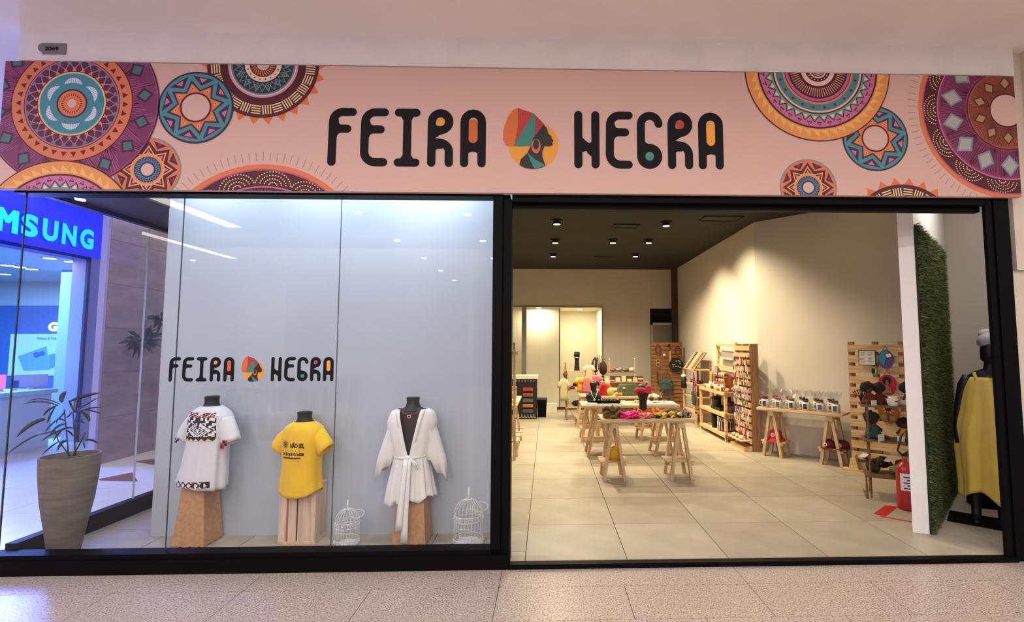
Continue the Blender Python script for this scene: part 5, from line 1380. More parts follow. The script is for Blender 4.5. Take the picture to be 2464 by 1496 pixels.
hung_shirt('orange and yellow small garment behind the pink dress', (.575, 4.72, FL+.80), .12, .24, 'dba23a', deco='e0a94a')
hung_shirt('red small garment right of the pink blouse', (.98, 4.75, z3), .16, .20, 'c2202c', deco='d8402c')
hc_ = hung_shirt('cream cloth standing above the pink dress', (.735, 4.9, FL+1.0), .13, .24, 'd9cba4', deco='d9cba4'); MB().tube([(0, 0, -.262), (0, 0, .05)], .01, 6).build('stand', PALD, hc_)
sp = thing('garment_stand', 'slim pine stand carrying the pink garments at the third table', 'stand', (.70, 4.49, FL))
for dx in (-.10, 0.02, .10): MB().bar((dx*1.4, -.03, 0), (dx*.3, .05, .84), .016, .016).build('leg', PINE[2], sp)
bg = thing('green_handbag', 'dark green pleated handbag on the third table', 'bag', (1.38, 4.72, z3)); R_ = []
for i in range(9):
    q = i/8; R_.append(sell(0, 0, .005+.19*q, (.20-.05*q*q), .06-.03*q, 60, .03, 22))
MB().loft(R_).build('body', cmat('4c5a3a'), bg, smooth=True); MB().tube([(.14*math.cos(a), 0, .17+.06*math.sin(a)) for a in [PI*k/12 for k in range(13)]], .006, 6).build('handle', cmat('4c5a3a'), bg, smooth=True); MB().box(-.10, -.06, -.062, -.055, .12, .15).build('price_tag', LW, bg)
G3 = 'round trinkets on the third table'
for i, (x, y, r, c, l) in enumerate(((1.08, 4.70, .07, 'c3bd5a', 'pale green round felt disc standing on the third table'), (1.17, 4.62, .035, 'd99a4a', 'orange crochet ball on the third table'), (1.245, 4.66, .03, 'e08a5a', 'salmon crochet ball beside the orange one'))):
    t = thing('crochet_ball', l, 'trinket', (x, y, z3), 0, G3); blob(t, 'ball', (0, 0, r), r, r*.5 if i == 0 else r, r, cmat(c), .03); MB().box(-.012, .012, -r*.55-.004, -r*.5, r, r*1.5).build('tag', LW, t)
hc = thing('white_crochet_doll', 'small white crochet doll standing on the third table', 'doll', (1.06, 4.95, z3)); MB().lathe([(.05, 0), (.055, .08), (.03, .15), (.025, .16)], 12).build('dress', cmat('ded6b8'), hc, smooth=True); MB().ball((0, 0, .2), .045).build('head', cmat('d8cfae'), hc, smooth=True)
# racks of cards on the rear tables
def shelf_boxes():
    G = 'boxed soaps on the rear table'
    for i in range(9):
        x = .98+.115*i; c = ['d9c48e', 'e6dcae', 'c9b07a', '7a3026', 'e4d9b8'][i % 5]
        t = thing('soap_box', ['sand', 'cream', 'tan', 'dark red', 'ivory'][i % 5]+' coloured soap box in the row on the rear table', 'box', (x, 6.35-.02*(i % 2), T3z+.12), rn.uniform(-.3, .3), G)
        hgt = .05+.03*(i % 3); MB().box(-.042, .042, -.03, .03, 0, hgt).build('box', cmat(c), t); MB().box(-.043, .043, -.031, .031, hgt*.4, hgt*.6).build('band', cmat('efe9d4'), t)
    p = thing('wooden_riser', 'dark brown wooden riser holding the soap boxes on the rear table', 'riser', (.95, 6.25, T3z)); MB().box(0, 1.1, 0, .22, .10, .12).build('top_board', PALD, p); MB().box(0, .03, 0, .22, 0, .10).box(1.07, 1.1, 0, .22, 0, .10).build('end_board', PALD, p)
shelf_boxes()
bp = thing('dark_board', 'long dark brown backing board behind the rear table', 'board', (1.0, 8.1, FL)); MB().box(-.1, 1.25, 0, .03, .15, .86).build('panel', mat('dark_board', '54402f', .6), bp); MB().box(-.1, -.06, -.1, .13, 0, .86).box(1.21, 1.25, -.1, .13, 0, .86).build('leg', PALD, bp)
rk = thing('doll_bed_shelf', 'little brown wooden rack with clothes above the rear table', 'rack', (1.28, 6.5, T3z+.12))
for x in (0, .52): MB().box(x, x+.02, 0, .02, 0, .44).build('post', PALLET, rk); MB().ball((x+.01, .01, .45), .012).build('finial', LW, rk)
MB().box(0, .54, 0, .2, .17, .19).build('shelf_board', PALD, rk)
for i, (x, c) in enumerate(((.08, '9a5a56'), (.22, '8a8690'), (.36, '6c6a5c'), (.47, 'e6dfd2'))):
    t = thing('rolled_cloth', ('rose', 'grey', 'olive grey', 'white')[i]+' rolled cloth on the little brown rack', 'cloth', (1.28+x, 6.58, T3z+.12+.19), 0, 'rolled cloths on the small rack'); blob(t, 'roll', (0, 0, .035), .075, .06, .035, cmat(c), .15); blob(t, 'fold', (.02, -.02, .06), .05, .04, .02, cmat(c), .15)
G = 'small bottles on the rear table'
b0 = None
for i in range(7):
    x = .66+.05*i; t_ = (x, 6.28, T3z)
    if b0 is None: b0 = thing('dark_bottle', 'small dark bottle in the row at the left of the rear table', 'bottle', t_, 0, G); MB().lathe([(.018, 0), (.018, .08), (.008, .10), (.008, .12)], 10).build('glass', mat('dark_bottle', '2a1a14', .3), b0, smooth=True); MB().lathe([(.0185, .025), (.0185, .06)], 10, caps=False).build('label', LW, b0)
    else: copy_tree(b0, loc=t_)
for i in range(5):
    t = thing('gift_bag', ('grey', 'brown', 'rose', 'sand', 'plum')[i]+' paper gift bag on the rear table', 'bag', (.70+.1*i, 6.15, T3z), 0, 'gift bags on the rear table'); c = ('8a8078', '6e4a3a', 'a0605c', 'c9b48a', '5a3040')[i]
    MB().box(-.04, .04, -.02, .02, 0, .1).build('bag', cmat(c), t); MB().tube([(-.02, -.02, .1), (0, -.02, .13), (.02, -.02, .1)], .002, 5).build('handle', LW, t)
# back stand: fist sculpture, shirts, hats
fs = thing('fist_display', 'black raised fist display stand wearing bracelets on the back stand', 'display stand', (.66, 7.12, FL+1.04))
MB().lathe([(.07, 0), (.055, .04), (.045, .2), (.05, .28), (.055, .32)], 18).build('forearm', MANQ, fs, smooth=True)
for k in range(4): MB().tube([(-.045+.03*k, -.035, .31), (-.045+.03*k, -.055, .36-.004*abs(k-1.5)), (-.045+.03*k, -.03, .395-.005*abs(k-1.5)), (-.045+.03*k, .01, .39)], .018, 8, rs=[.016, .018, .018, .016]).build('finger', MANQ, fs, smooth=True)
MB().ball((0, 0, .345), .058, .045, .045).build('palm', MANQ, fs, smooth=True); MB().tube([(-.06, -.01, .33), (-.045, -.06, .345), (.0, -.07, .35)], .018, 8).build('thumb', MANQ, fs, smooth=True)
MB().lathe([(.058, .27), (.062, .28), (.058, .29)], 16, caps=False).build('bracelet', SILV, fs)
hung_shirt('cream linen blouse hanging from the left peg of the back stand', (.37, 6.93, FL+.42), .17, .46, 'b9ab86', deco='b9ab86')
t = thing('brown_shoulder_bag', 'small brown leather bag on the left peg of the back stand', 'bag', (.40, 6.93, FL+.92)); blob(t, 'bag', (0, 0, .05), .05, .03, .07, cmat('6a3f22'), .1); MB().tube([(-.03, 0, .1), (0, 0, .28), (.03, 0, .1)], .006, 6).build('strap', cmat('6a3f22'), t)
for i, (x, y, z, rx, rz_, c, l) in enumerate(((.70, 7.2, .65, .13, .075, '161318', 'black folded garment on the middle board of the back stand'), (.56, 7.1, .65, .10, .03, '6a1a28', 'dark red folded garment on the middle board of the back stand'), (.68, 7.15, .28, .13, .06, '15131a', 'black hat on the lowest board of the back stand'), (1.06, 7.05, 1.06, .09, .16, '2a161c', 'black and white striped headwrap display right of the fist'), (1.24, 7.25, .98, .09, .15, '3a2018', 'brown woven bag hanging right of the back stand'))):
    if z > .9:
        t = thing('display_form', l, 'display', (x, y, FL)); MB().box(-.01, .01, -.01, .01, 0, z).build('stand', BLACK, t); blob(t, 'form', (0, 0, z+rz_*.7), rx, .07, rz_, cmat(c), .08); MB().lathe([(.09, 0), (.09, .01)], 16).build('base', BLACK, t)
        if i == 3:
            for dx in (-.05, .03): MB().bar((dx, -.075, z), (dx+.02, -.06, z+.2), .02, .01).build('white_stripe', LW, t)
    else:
        t = thing('folded_garment', l, 'garment', (x, y, FL+z)); blob(t, 'cloth', (0, 0, rz_), rx, .1, rz_, cmat(c), .1); blob(t, 'fold', (.02, -.03, rz_*1.5), rx*.6, .06, rz_*.5, cmat(c), .1)
t = thing('feather_fan', 'grey green feather fan on the striped headwrap display', 'fan', (1.13, 6.96, FL+1.2))
MB().tube([(0, 0, -.1), (0, 0, .02)], .008, 6).build('handle', PALD, t)
for k in range(7):
    a = -.5+.28*k; MB().face([(0, 0, 0), (.16*math.sin(a)-.01, -.01, .16*math.cos(a)), (.18*math.sin(a), 0, .18*math.cos(a)), (.16*math.sin(a)+.012, .008, .16*math.cos(a))]).build('feather', cmat('7f8570'), t)

# mugs wrapped in cellophane on the slanted table
CEL = mat_glass('cellophane', .10, (.93, .93, .95), .12)
MW = mat('mug_white', 'd6d2cc', .3); MD = ['3a3f55', '2c2c34', '7c5a58', '4a5c8a', '1d1d22']
mug_ribbons = ['a0182c', 'a0182c', 'b06a70', 'b5486a', '8c8a6a', '30342c', '2c3028', '6a6a5a', '30343a', '2c2c34', '5a4a4a']
names = ['red ribbon, leftmost on the slanted table', 'red ribbon and brown band, second from left', 'rose ribbon, third from left', 'pink ribbon and blue print, fourth from left', 'olive ribbon and brown print, fifth from left', 'black ribbon and dark print, sixth from left', 'dark bow and black round badge, middle of the row', 'grey ribbon and blue print, eighth from left', 'dark ribbon, ninth from left', 'black bow and big round badge, near the right end', 'brown ribbon, rightmost on the table']
for i in range(11):
    x = .10+.092*i; y = .09+.17*(i % 2); p = TRp(x, y, .685)
    t = thing('wrapped_mug', 'white mug in cellophane with '+names[i], 'mug', p, -PI/4, 'wrapped mugs on the slanted table')
    cup = MB().lathe([(.036, 0), (.04, .004), (.041, .09), (.037, .09), (.036, .01), (.001, .008)], 20, caps=False).build('cup', MW, t, smooth=True)
    MB().tube([(-.04, 0, .075), (-.066, 0, .065), (-.066, 0, .03), (-.04, 0, .02)], .006, 6).build('handle', MW, cup, smooth=True)
    wrap(cup, .0415, .02, .075, -2.0, -1.1, mat('mug_print_'+MD[i % 5], MD[i % 5], .5), 'printed_badge', 8)
    rw = []
    for k in range(6):
        q = k/5; rr = (.052, .05, .03, .018, .05, .07)[k]; zz_ = (0, .06, .105, .118, .16, .20)[k]
        rw.append([(rr*(1+.18*math.sin(5*a+i))*math.cos(a), rr*(1+.18*math.sin(4*a+i))*math.sin(a), zz_+(.02*math.sin(5*a+i) if k == 5 else 0)) for a in [2*PI*j/14 for j in range(14)]])
    MB().loft(rw, caps=False).build('cellophane_wrap', CEL, t)
    rc = cmat(mug_ribbons[i]); MB().tube([(.02*math.cos(a), .02*math.sin(a), .115) for a in [2*PI*k/10 for k in range(11)]], .005, 6, caps=False).build('ribbon', rc, t); MB().ball((-.018, -.02, .12), .018, .008, .01).ball((.018, -.02, .12), .018, .008, .01).build('bow', rc, t, smooth=True)
    t.scale = (1.28, 1.28, 1.28)
    MB().ball((0, 0, .10), .028, .028, .022, 8, 5, jit=.15).build('sweets', cmat(['6a4a3a', '8a6a5a', 'b08a7a'][i % 3]), t)
# hats below that table
def hat(label, p, c, kind, emb=True, rz=-PI/4):
    t = thing('bucket_hat' if kind == 0 else 'cap', label, 'hat', p, rz)
    if kind == 0: MB().lathe([(.135, .0), (.12, .025), (.085, .06), (.08, .13), (.06, .15), (.001, .155)], 24).build('crown_and_brim', cmat(c), t, smooth=True, auto=.9)
    else:
        MB().lathe([(.088, 0), (.09, .04), (.075, .085), (.04, .11), (.001, .115)], 20).build('crown', cmat(c), t, smooth=True)
        MB().prism([(.07*math.cos(a), -.075+.09*math.sin(a)) for a in [PI+PI*k/10 for k in range(11)]], lambda x, y, q: (x, y, .004+q-.15*(y+.075)*0), .008).build('visor', cmat(c), t)
    yb = -.083 if kind == 0 else -.088
    MB().prism([(.028*math.cos(2*PI*k/16), .085+.028*math.sin(2*PI*k/16)) if kind == 0 else (.024*math.cos(2*PI*k/16), .05+.024*math.sin(2*PI*k/16)) for k in range(16)], lambda x, y, q: (x-.01, yb-q, y), .004).build('white_emblem', LW, t)
    MB().prism([(-.012, .08 if kind == 0 else .045), (.01, .078 if kind == 0 else .043), (.012, .096 if kind == 0 else .06), (-.004, .09 if kind == 0 else .055)], lambda x, y, q: (x-.01, yb-.0045-q, y), .002).build('emblem_bird', MANQ, t)
    return t
hat('red bucket hat with a white round emblem under the mug table', TRp(.20, .17, .216), 'b0121e', 0)
hat('dark red cap with a white emblem under the mug table, the left one', TRp(.90, .13, .216), '5e1220', 1)
hat('dark red cap with a white emblem under the mug table, the right one', TRp(1.06, .18, .216), '5a0f1c', 1)

# art on the right pallet
def disc_on_pallet(x, z, rx, rz_, c, label, name='felt_disc', parts=None, rot=0):
    t = thing(name, label, 'wall art', PBp(x, -.03, z), -PI/4)
    MB().prism([(rx*math.cos(2*PI*k/28), rz_*math.sin(2*PI*k/28)) for k in range(28)], lambda a, b, q: (a, -q, b), .015).build('disc', cmat(c), t)
    for i, (nm, P, cc) in enumerate(parts or []):
        MB().prism(P, lambda a, b, q: (a, -.0155-.003*i-q, b), .003).build(nm, cmat(cc), t)
    MB().tube([(-.03, -.008, rz_*.95), (0, -.004, rz_+.05), (.03, -.008, rz_*.95)], .003, 5).build('hanging_cord', cmat('5a3a22'), t)
    return t
def ell(cx, cy, rx, ry, n=20): return [(cx+rx*math.cos(2*PI*k/n), cy+ry*math.sin(2*PI*k/n)) for k in range(n)]
disc_on_pallet(.425, 1.40, .083, .115, '4a3f86', 'blue and violet felt disc with a price tag near the top of the right pallet', parts=[('teal_patch', [(-.075, .03), (-.03, .10), (.03, .10), (.0, .0), (-.02, -.08), (-.06, -.04)], '2f7f93'), ('price_tag', [(-.0, .06), (.05, .075), (.065, .04), (.02, .02)], 'dcd8d4')])
disc_on_pallet(.295, 1.255, .036, .055, '6f8f98', 'small oval felt portrait in the middle of the right pallet', parts=[('face', ell(-.006, 0, .02, .035), '1a1512'), ('yellow_edge', [(.016, .03), (.03, .0), (.02, -.04), (.012, -.02)], 'cfae3c')])
disc_on_pallet(.43, 1.09, .095, .125, 'a51640', 'crimson felt disc with a dark haired woman on the right pallet', parts=[('hair', ell(-.005, .05, .045, .05), '15100f'), ('face', ell(0, .025, .018, .035), '7a5140'), ('shoulders', [(-.05, -.10), (.05, -.10), (.035, -.04), (.01, -.01), (-.012, -.01), (-.035, -.04)], '8a5f3e')])
SFp = [('sunflower_centre', ell(0, .055, .04, .04), '1a1418')]+[('petal', [(.036*math.cos(a-.2), .055+.036*math.sin(a-.2)), (.078*math.cos(a), .055+.078*math.sin(a)), (.036*math.cos(a+.2), .055+.036*math.sin(a+.2))], 'd9a62a') for a in [2*PI*k/10+.2 for k in range(10)]]+[('leaf', ell(-.045, -.045, .03, .025), '6f7a34'), ('leaf', ell(.045, -.055, .03, .025), '6f7a34'), ('stem', [(-.007, -.10), (.007, -.10), (.006, .01), (-.006, .01)], '2c3a20')]
disc_on_pallet(.43, .75, .11, .13, '8c4a26', 'brown felt disc with a sunflower on the right pallet', parts=SFp)
nf = thing('framed_notice', 'small framed white notice with dark print at the top of the right pallet', 'notice', PBp(.225, -.03, 1.415), -PI/4)
MB().box(-.095, .095, -.012, 0, -.095, .095).build('frame', cmat('4a3a34'), nf); MB().box(-.086, .086, -.014, -.012, -.086, .086).build('paper', mat('paper', 'd3cfc6', .7), nf)
m = MB()
for r_ in range(8):
    for side in (-.075, .008):
        m.box(side, side+.06-.01*(r_ % 3), -.0152, -.014, .062-.018*r_, .068-.018*r_)
m.build('printed_lines', mat('grey_ink', '7a7a74', .7), nf)
# rag dolls on the step stand
def doll(label, p, dress, hair, lying=0., rz=0., s_=1., tagc=True, skin='4a2c20'):
    t = thing('rag_doll', label, 'doll', p, rz); t.rotation_euler = (lying, 0, rz)
    MB().lathe([(.055, 0), (.05, .03), (.028, .085), (.02, .095)], 14).build('dress', cmat(dress), t, smooth=True)
    MB().ball((0, 0, .125), .034).build('head', cmat(skin), t, smooth=True); MB().ball((0, .012, .14), .055, .048, .045, 12, 8, jit=.14).build('hair', cmat(hair), t, smooth=True)
    for q in (-1, 1): MB().tube([(q*.02, -.03, .02), (q*.035, -.08, .012), (q*.035, -.09, -.01)], .012, 6).build('leg', cmat(skin), t, smooth=True); MB().tube([(q*.02, 0, .085), (q*.06, -.02, .05)], .009, 6).build('arm', cmat(skin), t, smooth=True)
    if tagc: MB().box(-.075, -.02, -.10, -.098, -.02, .04).build('price_tag', LW, t)
    t.scale = (s_*1.2, s_*1.2, s_*1.2); return t
def DSp(a, c, z): p = ux*a+uy*c; return (3.295+p.x, 1.43+p.y, FL+z)
doll('seated rag doll in a rust dress at the left of the top tray', DSp(.15, .55, .95), '6a2c1a', '1c1214', 0, .2, 1.05)
doll('seated rag doll in a dark red dress in the middle of the top tray', DSp(.36, .7, .95), '5e2416', '201416', 0, -.1, 1., False)
doll('rag doll in a white dress at the right of the top tray', DSp(.85, .5, .95), 'cfc8c0', '120d0e', 0, .1, 1.1)
doll('rag doll in a teal dress with big hair on the middle tray', DSp(.2, .5, .60), '1f4c46', '1c1a1c', 0, .3, 1.25)
doll('rag doll in a yellow dress on the middle tray', DSp(.75, .5, .60), 'c39a2a', '101014', 0, -.4, 1.0)
doll('rag doll with long dark hair on the lowest tray', DSp(.15, .5, .28), '2a2420', '120f16', -1.2, -1.2, 1.05)
doll('rag doll in a pale green dress on the lowest tray', DSp(.55, .35, .28), '8a9062', '2c2018', -1.2, -1.0, .9)
mg = thing('printed_mug', 'white mug with dark script on the top tray of the step stand', 'mug', DSp(.56, .2, .95), .2); MB().lathe([(.04, 0), (.044, .004), (.045, .095), (.041, .095), (.04, .01), (.001, .008)], 22, caps=False).build('cup', MW, mg, smooth=True); MB().tube([(-.044, 0, .078), (-.072, 0, .07), (-.072, 0, .03), (-.044, 0, .022)], .006, 6).build('handle', MW, mg, smooth=True); wrap(mg, .0455, .045, .052, -2.1, -.9, MANQ, 'script', 8)
tr_ = thing('wire_tree', 'small dark red twig tree ornament at the left of the top tray', 'ornament', DSp(.02, .75, .95))
for k in range(9):
    a = -1.2+.3*k; MB().tube([(0, 0, 0), (.02*math.sin(a), 0, .06), (.075*math.sin(a), .02*math.cos(k), .09+.05*math.cos(a))], .004, 5).build('branch', cmat('4a1c18'), tr_); MB().ball((.075*math.sin(a), .02*math.cos(k), .09+.05*math.cos(a)), .011, n=6, k=4).build('berry', cmat('6a1c18'), tr_)

# earrings and ornaments hung on pallet A (its face looks left)
rn = random.Random(9)
ec = ['7a2a3c', 'b59ab5', '2a1c2c', 'c9a0a8', 'e6dfdf', '4a5a86', '8a1a2a', '3a2a4a', 'a08ab0', '2f6a5a', 'c9b48a']
en = ['wine red', 'lilac', 'black', 'rose', 'white', 'blue', 'crimson', 'violet', 'pale violet', 'green', 'sand']
for r_ in range(10):
    for c_ in range(7):
        if rn.random() < .08: continue
        k = rn.randrange(len(ec)); y = 4.26-.088*c_+rn.uniform(-.015, .015); z = FL+1.42-.125*r_; L_ = rn.uniform(.07, .13)
        t = thing('hanging_earring', en[k]+' dangling earring in row %s, %s of the corner pallet' % (('one', 'two', 'three', 'four', 'five', 'six', 'seven', 'eight', 'nine', 'ten')[r_], ('far edge', 'far side', 'far middle', 'middle', 'near middle', 'near side', 'near edge')[c_]), 'earring', (3.02, y, z), 0, 'earrings hung on the corner pallet')
        MB().box(-.004, 0, -.02, .02, -.02, .02).build('card', cmat(rn.choice(['e0d8cc', 'c9b89a', 'b5a0a8'])), t)
        shp = rn.randrange(3)
        if shp == 0: MB().ball((-.012, 0, -.02-L_*.6), .006, .022, L_*.5, 8, 6).build('drop', cmat(ec[k]), t, smooth=True)
        elif shp == 1: MB().tube([(-.012, .022*math.cos(a), -.045+.024*math.sin(a)) for a in [2*PI*j/12 for j in range(13)]], .005, 5, caps=False).build('hoop', cmat(ec[k]), t)
        else: MB().box(-.018, -.010, -.022, -.006, -.02-L_, -.02).box(-.018, -.010, .006, .022, -.02-L_*.9, -.02).build('tassel', cmat(ec[k]), t)
# soaps, jars and crafts on the shelf unit
for r_, (z, n_, G, nmx) in enumerate(((.807, 22, 'jars and soaps on the top shelf', 0),)):
    for i in range(n_):
        y = 4.50+(1.2)*(i//2)/(n_/2); x = 2.96+.14*(i % 2)+rn.uniform(-.01, .02); c = rn.choice(['8c4a2a', 'c98a5a', 'e3cdb5', '5a2a20', 'b5805a', 'd9c4a0']); lab = {'8c4a2a': 'russet', 'c98a5a': 'orange brown', 'e3cdb5': 'pinkish white', '5a2a20': 'dark brown', 'b5805a': 'tan', 'd9c4a0': 'sand'}[c]
        hgt = rn.uniform(.05, .12); t = thing('craft_jar', lab+(' lidded jar' if i % 3 else ' round gourd bowl')+' on the pine shelf unit, %s from near end' % ('one two three four five six seven eight nine ten eleven'.split()[i//2]+(' front', ' back')[i % 2]), 'jar', (x, y, FL+z), 0, G)
        if i % 3: MB().lathe([(.03, 0), (.034, .01), (.034, hgt*.8), (.024, hgt*.9)], 12).build('jar', cmat(c), t, smooth=True); MB().lathe([(.028, hgt*.86), (.028, hgt), (.02, hgt+.004)], 12).build('lid', cmat('e8dccb'), t)
        else: MB().lathe([(.02, 0), (.045, .02), (.05, .045), (.04, .06), (.036, .055)], 14).build('bowl', cmat(c), t, smooth=True); MB().ball((0, 0, .055), .03, .03, .015).build('contents', cmat('e3cdb5'), t)
for i in range(8):
    y = 4.68+.12*(i % 4); z = FL+.95+.10*(i//4); c = ['6a3020', 'e0b59a', 'd98a6a', '4a2018'][i % 4]
    t = thing('spool_roll', ['chocolate', 'peach', 'coral', 'brown'][i % 4]+' rolled soap on the stepped holder, '+('lower', 'upper')[i//4]+' row', 'soap', (3.03, y, z), 0, 'rolled soaps on the stepped holder'); MB().tube([(-.03, 0, .03), (.04, 0, .03)], .03, 12).build('roll', cmat(c), t); MB().tube([(-.033, 0, .03), (-.03, 0, .03)], .02, 10).build('end_label', cmat('efe0d6'), t)
hd = thing('stepped_holder', 'reddish wooden stepped holder on the shelf unit', 'holder', (3.0, 4.60, FL+.807)); MB().box(0, .10, 0, .55, 0, .14).box(.0, .10, 0, .55, .225, .24).box(0, .10, -.01, 0, 0, .26).box(0, .10, .55, .56, 0, .26).build('steps', cmat('8a4a2a'), hd); MB().box(.09, .10, 0, .55, .14, .30).build('back', cmat('8a4a2a'), hd)
ob = thing('yellow_board', 'yellow wooden leaf shaped board standing on the shelf unit', 'board', (2.94, 4.52, FL+.807)); P = [(-.05, .02), (.0, .0), (.05, .03), (.085, .14), (.075, .27), (.03, .33), (-.03, .33), (-.075, .27), (-.085, .14)]
MB().prism(P, lambda x, y, q: (-.0+q*.5+x*.35, x, y), .02).build('board', cmat('d9b95c'), ob); MB().prism([(-.01, .10), (.02, .12), (.0, .15)], lambda x, y, q: (-.004-q+x*.35, x, y), .004).build('dark_mark', cmat('6a5220'), ob)
fm = thing('framed_picture', 'small dark framed picture at the back end of the shelf unit', 'frame', (3.10, 5.35, FL+.99)); MB().box(0, .012, -.08, .08, 0, .21).build('frame', cmat('6a5a48'), fm); MB().box(-.003, 0, -.068, .068, .012, .198).build('picture', cmat('8a7e74'), fm); MB().box(0, .02, -.05, .05, -.18, 0).build('prop', PALD, fm)
# baskets and pots on lower shelves
def basket(label, p, r, h, c, c2, macrame=False):
    t = thing('plant_basket', label, 'basket', p)
    MB().lathe([(r*.85, 0), (r, h*.3), (r, h), (r*.93, h), (r*.9, h*.2), (.001, h*.15)], 22, caps=False).build('basket', cmat(c), t, smooth=True)
    if macrame:
        m_ = MB()
        for k in range(18):
            a = 2*PI*k/18; b = 2*PI*(k+1)/18; rr = r*1.02
            pa_ = lambda q, z: (rr*math.cos(q), rr*math.sin(q), z)
            m_.tube([pa_(a, h), pa_((a+b)/2, h*.82), pa_(a, h*.64)], .006, 5).tube([pa_(b, h), pa_((a+b)/2, h*.82), pa_(b, h*.64)], .006, 5)
            m_.tube([pa_(a, h*.64), pa_(a, h*.35), pa_(a, h*.08)], .008, 5, rs=[.007, .006, .014])
        tag(m_.build('macrame_fringe', cmat('ddd6cc'), t, smooth=True), kind='stuff')
    if c2:
        for k in range(5):
            a = 2*PI*k/5; blob(t, 'foliage', (r*.55*math.cos(a), r*.55*math.sin(a), h+.02), r*.6, r*.6, r*.35, cmat(c2), .2, 10, 6)
    return t
basket('dark basket covered with white macrame fringe on the lowest shelf', (3.08, 4.85, FL+.122), .135, .24, '3a1a1c', None, True)
basket('dark pot with dark red foliage on the middle shelf, the far one', (3.06, 5.25, FL+.452), .08, .17, '2a221c', '3a1420')
basket('brown pot with wine red foliage on the middle shelf, the near one', (3.10, 4.62, FL+.452), .10, .13, '4a3224', '521420')
basket('black slim pot at the far end of the lowest shelf', (3.00, 5.2, FL+.122), .05, .26, '101014', None)
for i in range(3):
    t = thing('black_tray', ('black', 'dark', 'plum')[i]+' low tray on the middle shelf of the pine unit', 'tray', (3.08, 4.95+.16*i-.05, FL+.453), 0, 'low trays on the middle shelf'); MB().box(-.11, .11, -.07, .07, 0, .012).build('base', MANQ, t); MB().box(-.11, .11, -.07, -.06, .012, .05).box(-.11, .11, .06, .07, .012, .05).box(-.11, -.1, -.06, .06, .012, .05).box(.1, .11, -.06, .06, .012, .05).build('rim', MANQ, t)
for i in range(2):
    t = thing('hanging_towel', ('cream', 'dark brown')[i]+' cloth hanging inside the middle bay of the shelf unit', 'towel', (3.24, 4.98+.14*i, FL+.5)); MB().box(0, .012, -.05, .05, 0, .27).build('cloth', cmat(('e3dccb', '3a2620')[i]), t); MB().tube([(0, -.055, .275), (0, .055, .275)], .006, 6).build('rod', PALD, t)
# small crafts on pallet ledge
for i, (c, l) in enumerate((('b59ac0', 'lilac'), ('e0c05a', 'yellow'), ('e8e0d8', 'white'))):
    t = thing('craft_pompom', l+' pompom on the low ledge of the corner pallet', 'ornament', (2.96, 4.18-.15*i, FL+.156), 0, 'pompoms on the pallet ledge'); blob(t, 'pompom', (0, 0, .028), .035, .035, .028, cmat(c), .2); MB().box(-.03, -.028, -.012, .012, 0, .03).build('tag', LW, t)
# textiles on top of the far rack, bags and rings on its shelves
for i, (c, l) in enumerate((('4a5238', 'dark green'), ('b5783a', 'orange brown'), ('d9b04a', 'mustard'), ('c9b9a8', 'pale grey'), ('6a4a5a', 'plum'), ('b5a890', 'beige'))):
    y = 6.02+.13*i
    t = thing('striped_textile', l+' striped textile sloping on top of the far rack', 'textile', (2.90, y, FL+1.112), 0, 'striped textiles on the far rack')
    MB().quadbox([(0, 0, 0), (.02, 0, 0), (.02, .12, 0), (0, .12, 0), (.24, 0, .33), (.26, 0, .33), (.26, .12, .33), (.24, .12, .33)]).build('cloth', cmat(c), t)
    for s_ in (.03, .07): MB().quadbox([(-.003, s_, .0), (0, s_, .0), (0, s_+.02, 0), (-.003, s_+.02, 0), (.237, s_, .33), (.24, s_, .33), (.24, s_+.02, .33), (.237, s_+.02, .33)]).build('stripe', cmat(['e6d9b0', '8a2f2a', '2c2a30'][(i+int(s_*100)) % 3]), t)
for i, (y, z, c, l) in enumerate(((6.1, .822, '3a2430', 'dark plum pouch'), (6.3, .822, '24222a', 'black pouch'), (6.55, .822, '6a4a78', 'violet pouch'), (6.15, .572, '2a2226', 'black coil of cord'), (6.5, .572, '8a8a3a', 'olive green pouch'), (6.3, .292, 'b5a890', 'small cream box'))):
    t = thing('small_pouch', l+' on the '+{.822: 'upper', .572: 'middle', .292: 'lower'}[z]+' shelf of the far rack', 'pouch', (3.02, y, FL+z)); blob(t, 'pouch', (0, 0, .035), .07, .07, .035, cmat(c), .1); MB().box(-.074, -.07, -.02, .02, .02, .05).build('tag', LW, t)
gd = thing('hanging_green_disc', 'dark green woven disc bag with violet strap hanging from the far rack', 'bag', (2.86, 5.90, FL+.55)); MB().prism(ell(0, 0, .12, .12, 24), lambda x, y, q: (-q, x, y), .03).build('disc', cmat('1e3326'), gd); MB().tube([(-.01, -.09, .08), (-.01, -.03, .35), (-.01, 0, .5), (-.01, .03, .35), (-.01, .09, .08)], .012, 6).build('strap', cmat('6a2f5a'), gd)
bl = thing('black_bottle_bag', 'black cylindrical bag with a white top hanging on the far rack post', 'bag', (2.85, 6.62, FL+.70)); MB().lathe([(.05, 0), (.06, .02), (.055, .2), (.03, .23)], 14).build('bag', MANQ, bl, smooth=True); blob(bl, 'white_top', (0, 0, .25), .06, .05, .035, cmat('c9c4c4'), .2)
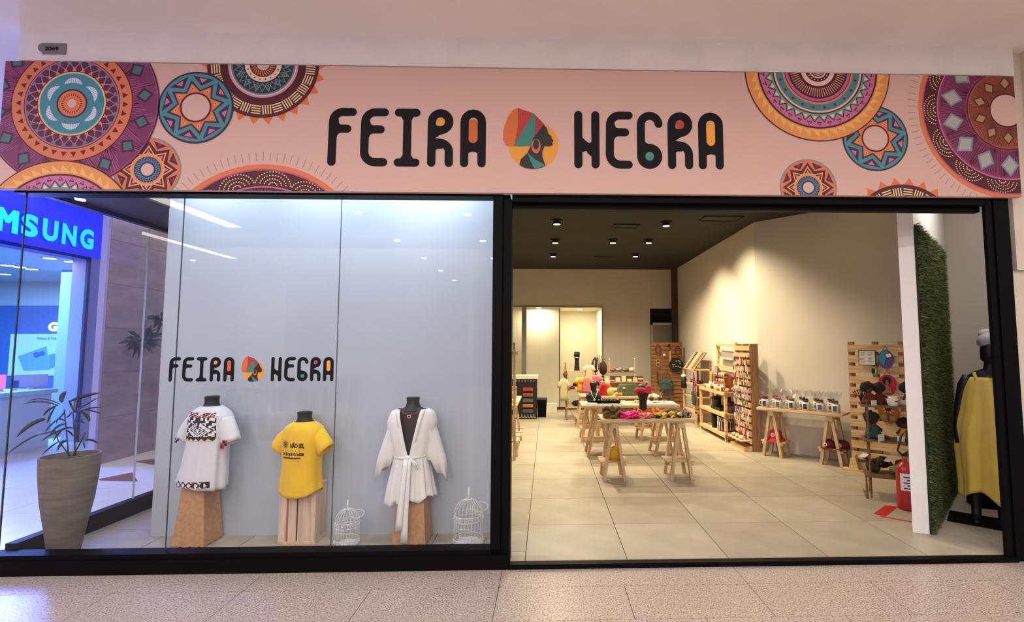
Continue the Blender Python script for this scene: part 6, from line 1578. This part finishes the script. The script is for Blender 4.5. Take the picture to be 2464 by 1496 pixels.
# hung on the dark back pallet
bd = thing('round_black_sign', 'round black disc with white marks hanging on the dark back pallet', 'sign', (3.02, 7.86, FL+1.13)); MB().prism(ell(0, 0, .165, .165, 32), lambda x, y, q: (x, -q, y), .02).build('disc', MANQ, bd)
mk = MB()
for x, y in ((-.02, .08), (.03, .09), (.06, .08), (.07, .03), (-.10, .01), (-.06, .0), (-.09, -.05), (-.03, -.04), (.02, -.05), (.07, -.06)): mk.box(x, x+.035, -.022, -.02, y, y+.014)
mk.build('white_marks', LW, bd)
tb = thing('teal_shoulder_bag', 'teal patterned cloth bag hanging low on the dark back pallet', 'bag', (2.78, 7.84, FL+.50)); MB().loft([sell(0, 0, z, w_, .04, 20) for z, w_ in ((0, .15), (.1, .155), (.25, .15), (.3, .12))]).build('body', mat('teal_pattern', '3c5052', .85, var=.5, scale=22), tb, smooth=True); MB().tube([(-.12, 0, .29), (0, .0, .52), (.12, 0, .29)], .008, 6).build('strap', cmat('5a2a20'), tb)
for i, (x, z, c, k, l) in enumerate(((2.60, 1.50, '5a1f2c', 0, 'dark red woven loop'), (2.86, 1.58, '3a1614', 1, 'small dark red ornament'), (3.06, 1.46, '4a2c1a', 0, 'brown oval wicker loop'), (2.60, 1.22, 'b59a7a', 2, 'pair of pale rings'), (2.88, 1.33, 'c9a878', 3, 'pale wooden spoon'), (2.74, 1.36, 'e0d6cc', 1, 'white flower tag'), (2.58, .85, '4a3a2c', 3, 'long dark woven strip'))):
    t = thing('hung_craft', l+' hanging on the dark back pallet', 'ornament', (x, 7.87, FL+z))
    if k == 0: MB().tube([(.06*math.cos(a), -.01, .10*math.sin(a)) for a in [2*PI*j/18 for j in range(19)]], .01, 6, caps=False).build('loop', cmat(c), t)
    elif k == 1: blob(t, 'ornament', (0, -.02, 0), .035, .02, .03, cmat(c), .15)
    elif k == 2:
        for dz in (0, -.08): MB().tube([(.045*math.cos(a), -.01, dz+.045*math.sin(a)) for a in [2*PI*j/16 for j in range(17)]], .008, 6, caps=False).build('ring', cmat(c), t)
    else: MB().bar((0, -.01, .12), (0, -.01, -.14), .03, .012).build('body', cmat(c), t)
    MB().tube([(0, 0, .10), (0, .01, .16)], .002, 4).build('cord', cmat('5a3a22'), t)
for i in range(4):
    t = thing('dried_plant', ('white', 'grey', 'brown', 'dark')[i]+' dried stems in a small pot at the back of the second table', 'plant', (1.46+.13*i, 3.86, T2z), 0, 'small pots at the back of the second table'); MB().lathe([(.03, 0), (.035, .05), (.03, .055)], 12).build('pot', cmat('2a2226'), t)
    for k in range(6): MB().tube([(0, 0, .05), (.05*math.cos(k*1.1), .02*math.sin(k), .12+.02*(k % 3))], .003, 5).build('stem', cmat(['efe9dd', '8c8c90', 'a08a6a', '4a4450'][i]), t)
# things on the half hidden left table
pr_b = thing('paper_bag', 'brown paper box on the half hidden left table', 'box', (-.55, 4.35, FL+.73)); MB().box(-.07, .07, -.06, .06, 0, .19).build('box', cmat('a8875c'), pr_b); MB().box(-.072, .072, -.062, -.06, .08, .12).build('label', LW, pr_b)
pr_c = thing('yellow_cloth', 'folded yellow and cream cloth at the corner of the half hidden left table', 'cloth', (-.53, 3.75, FL+.73)); MB().box(-.1, .1, -.1, .1, 0, .02).build('cloth', cmat('d9c060'), pr_c); MB().box(-.08, .08, -.07, .07, .02, .05).build('fold', cmat('e3d3a0'), pr_c)
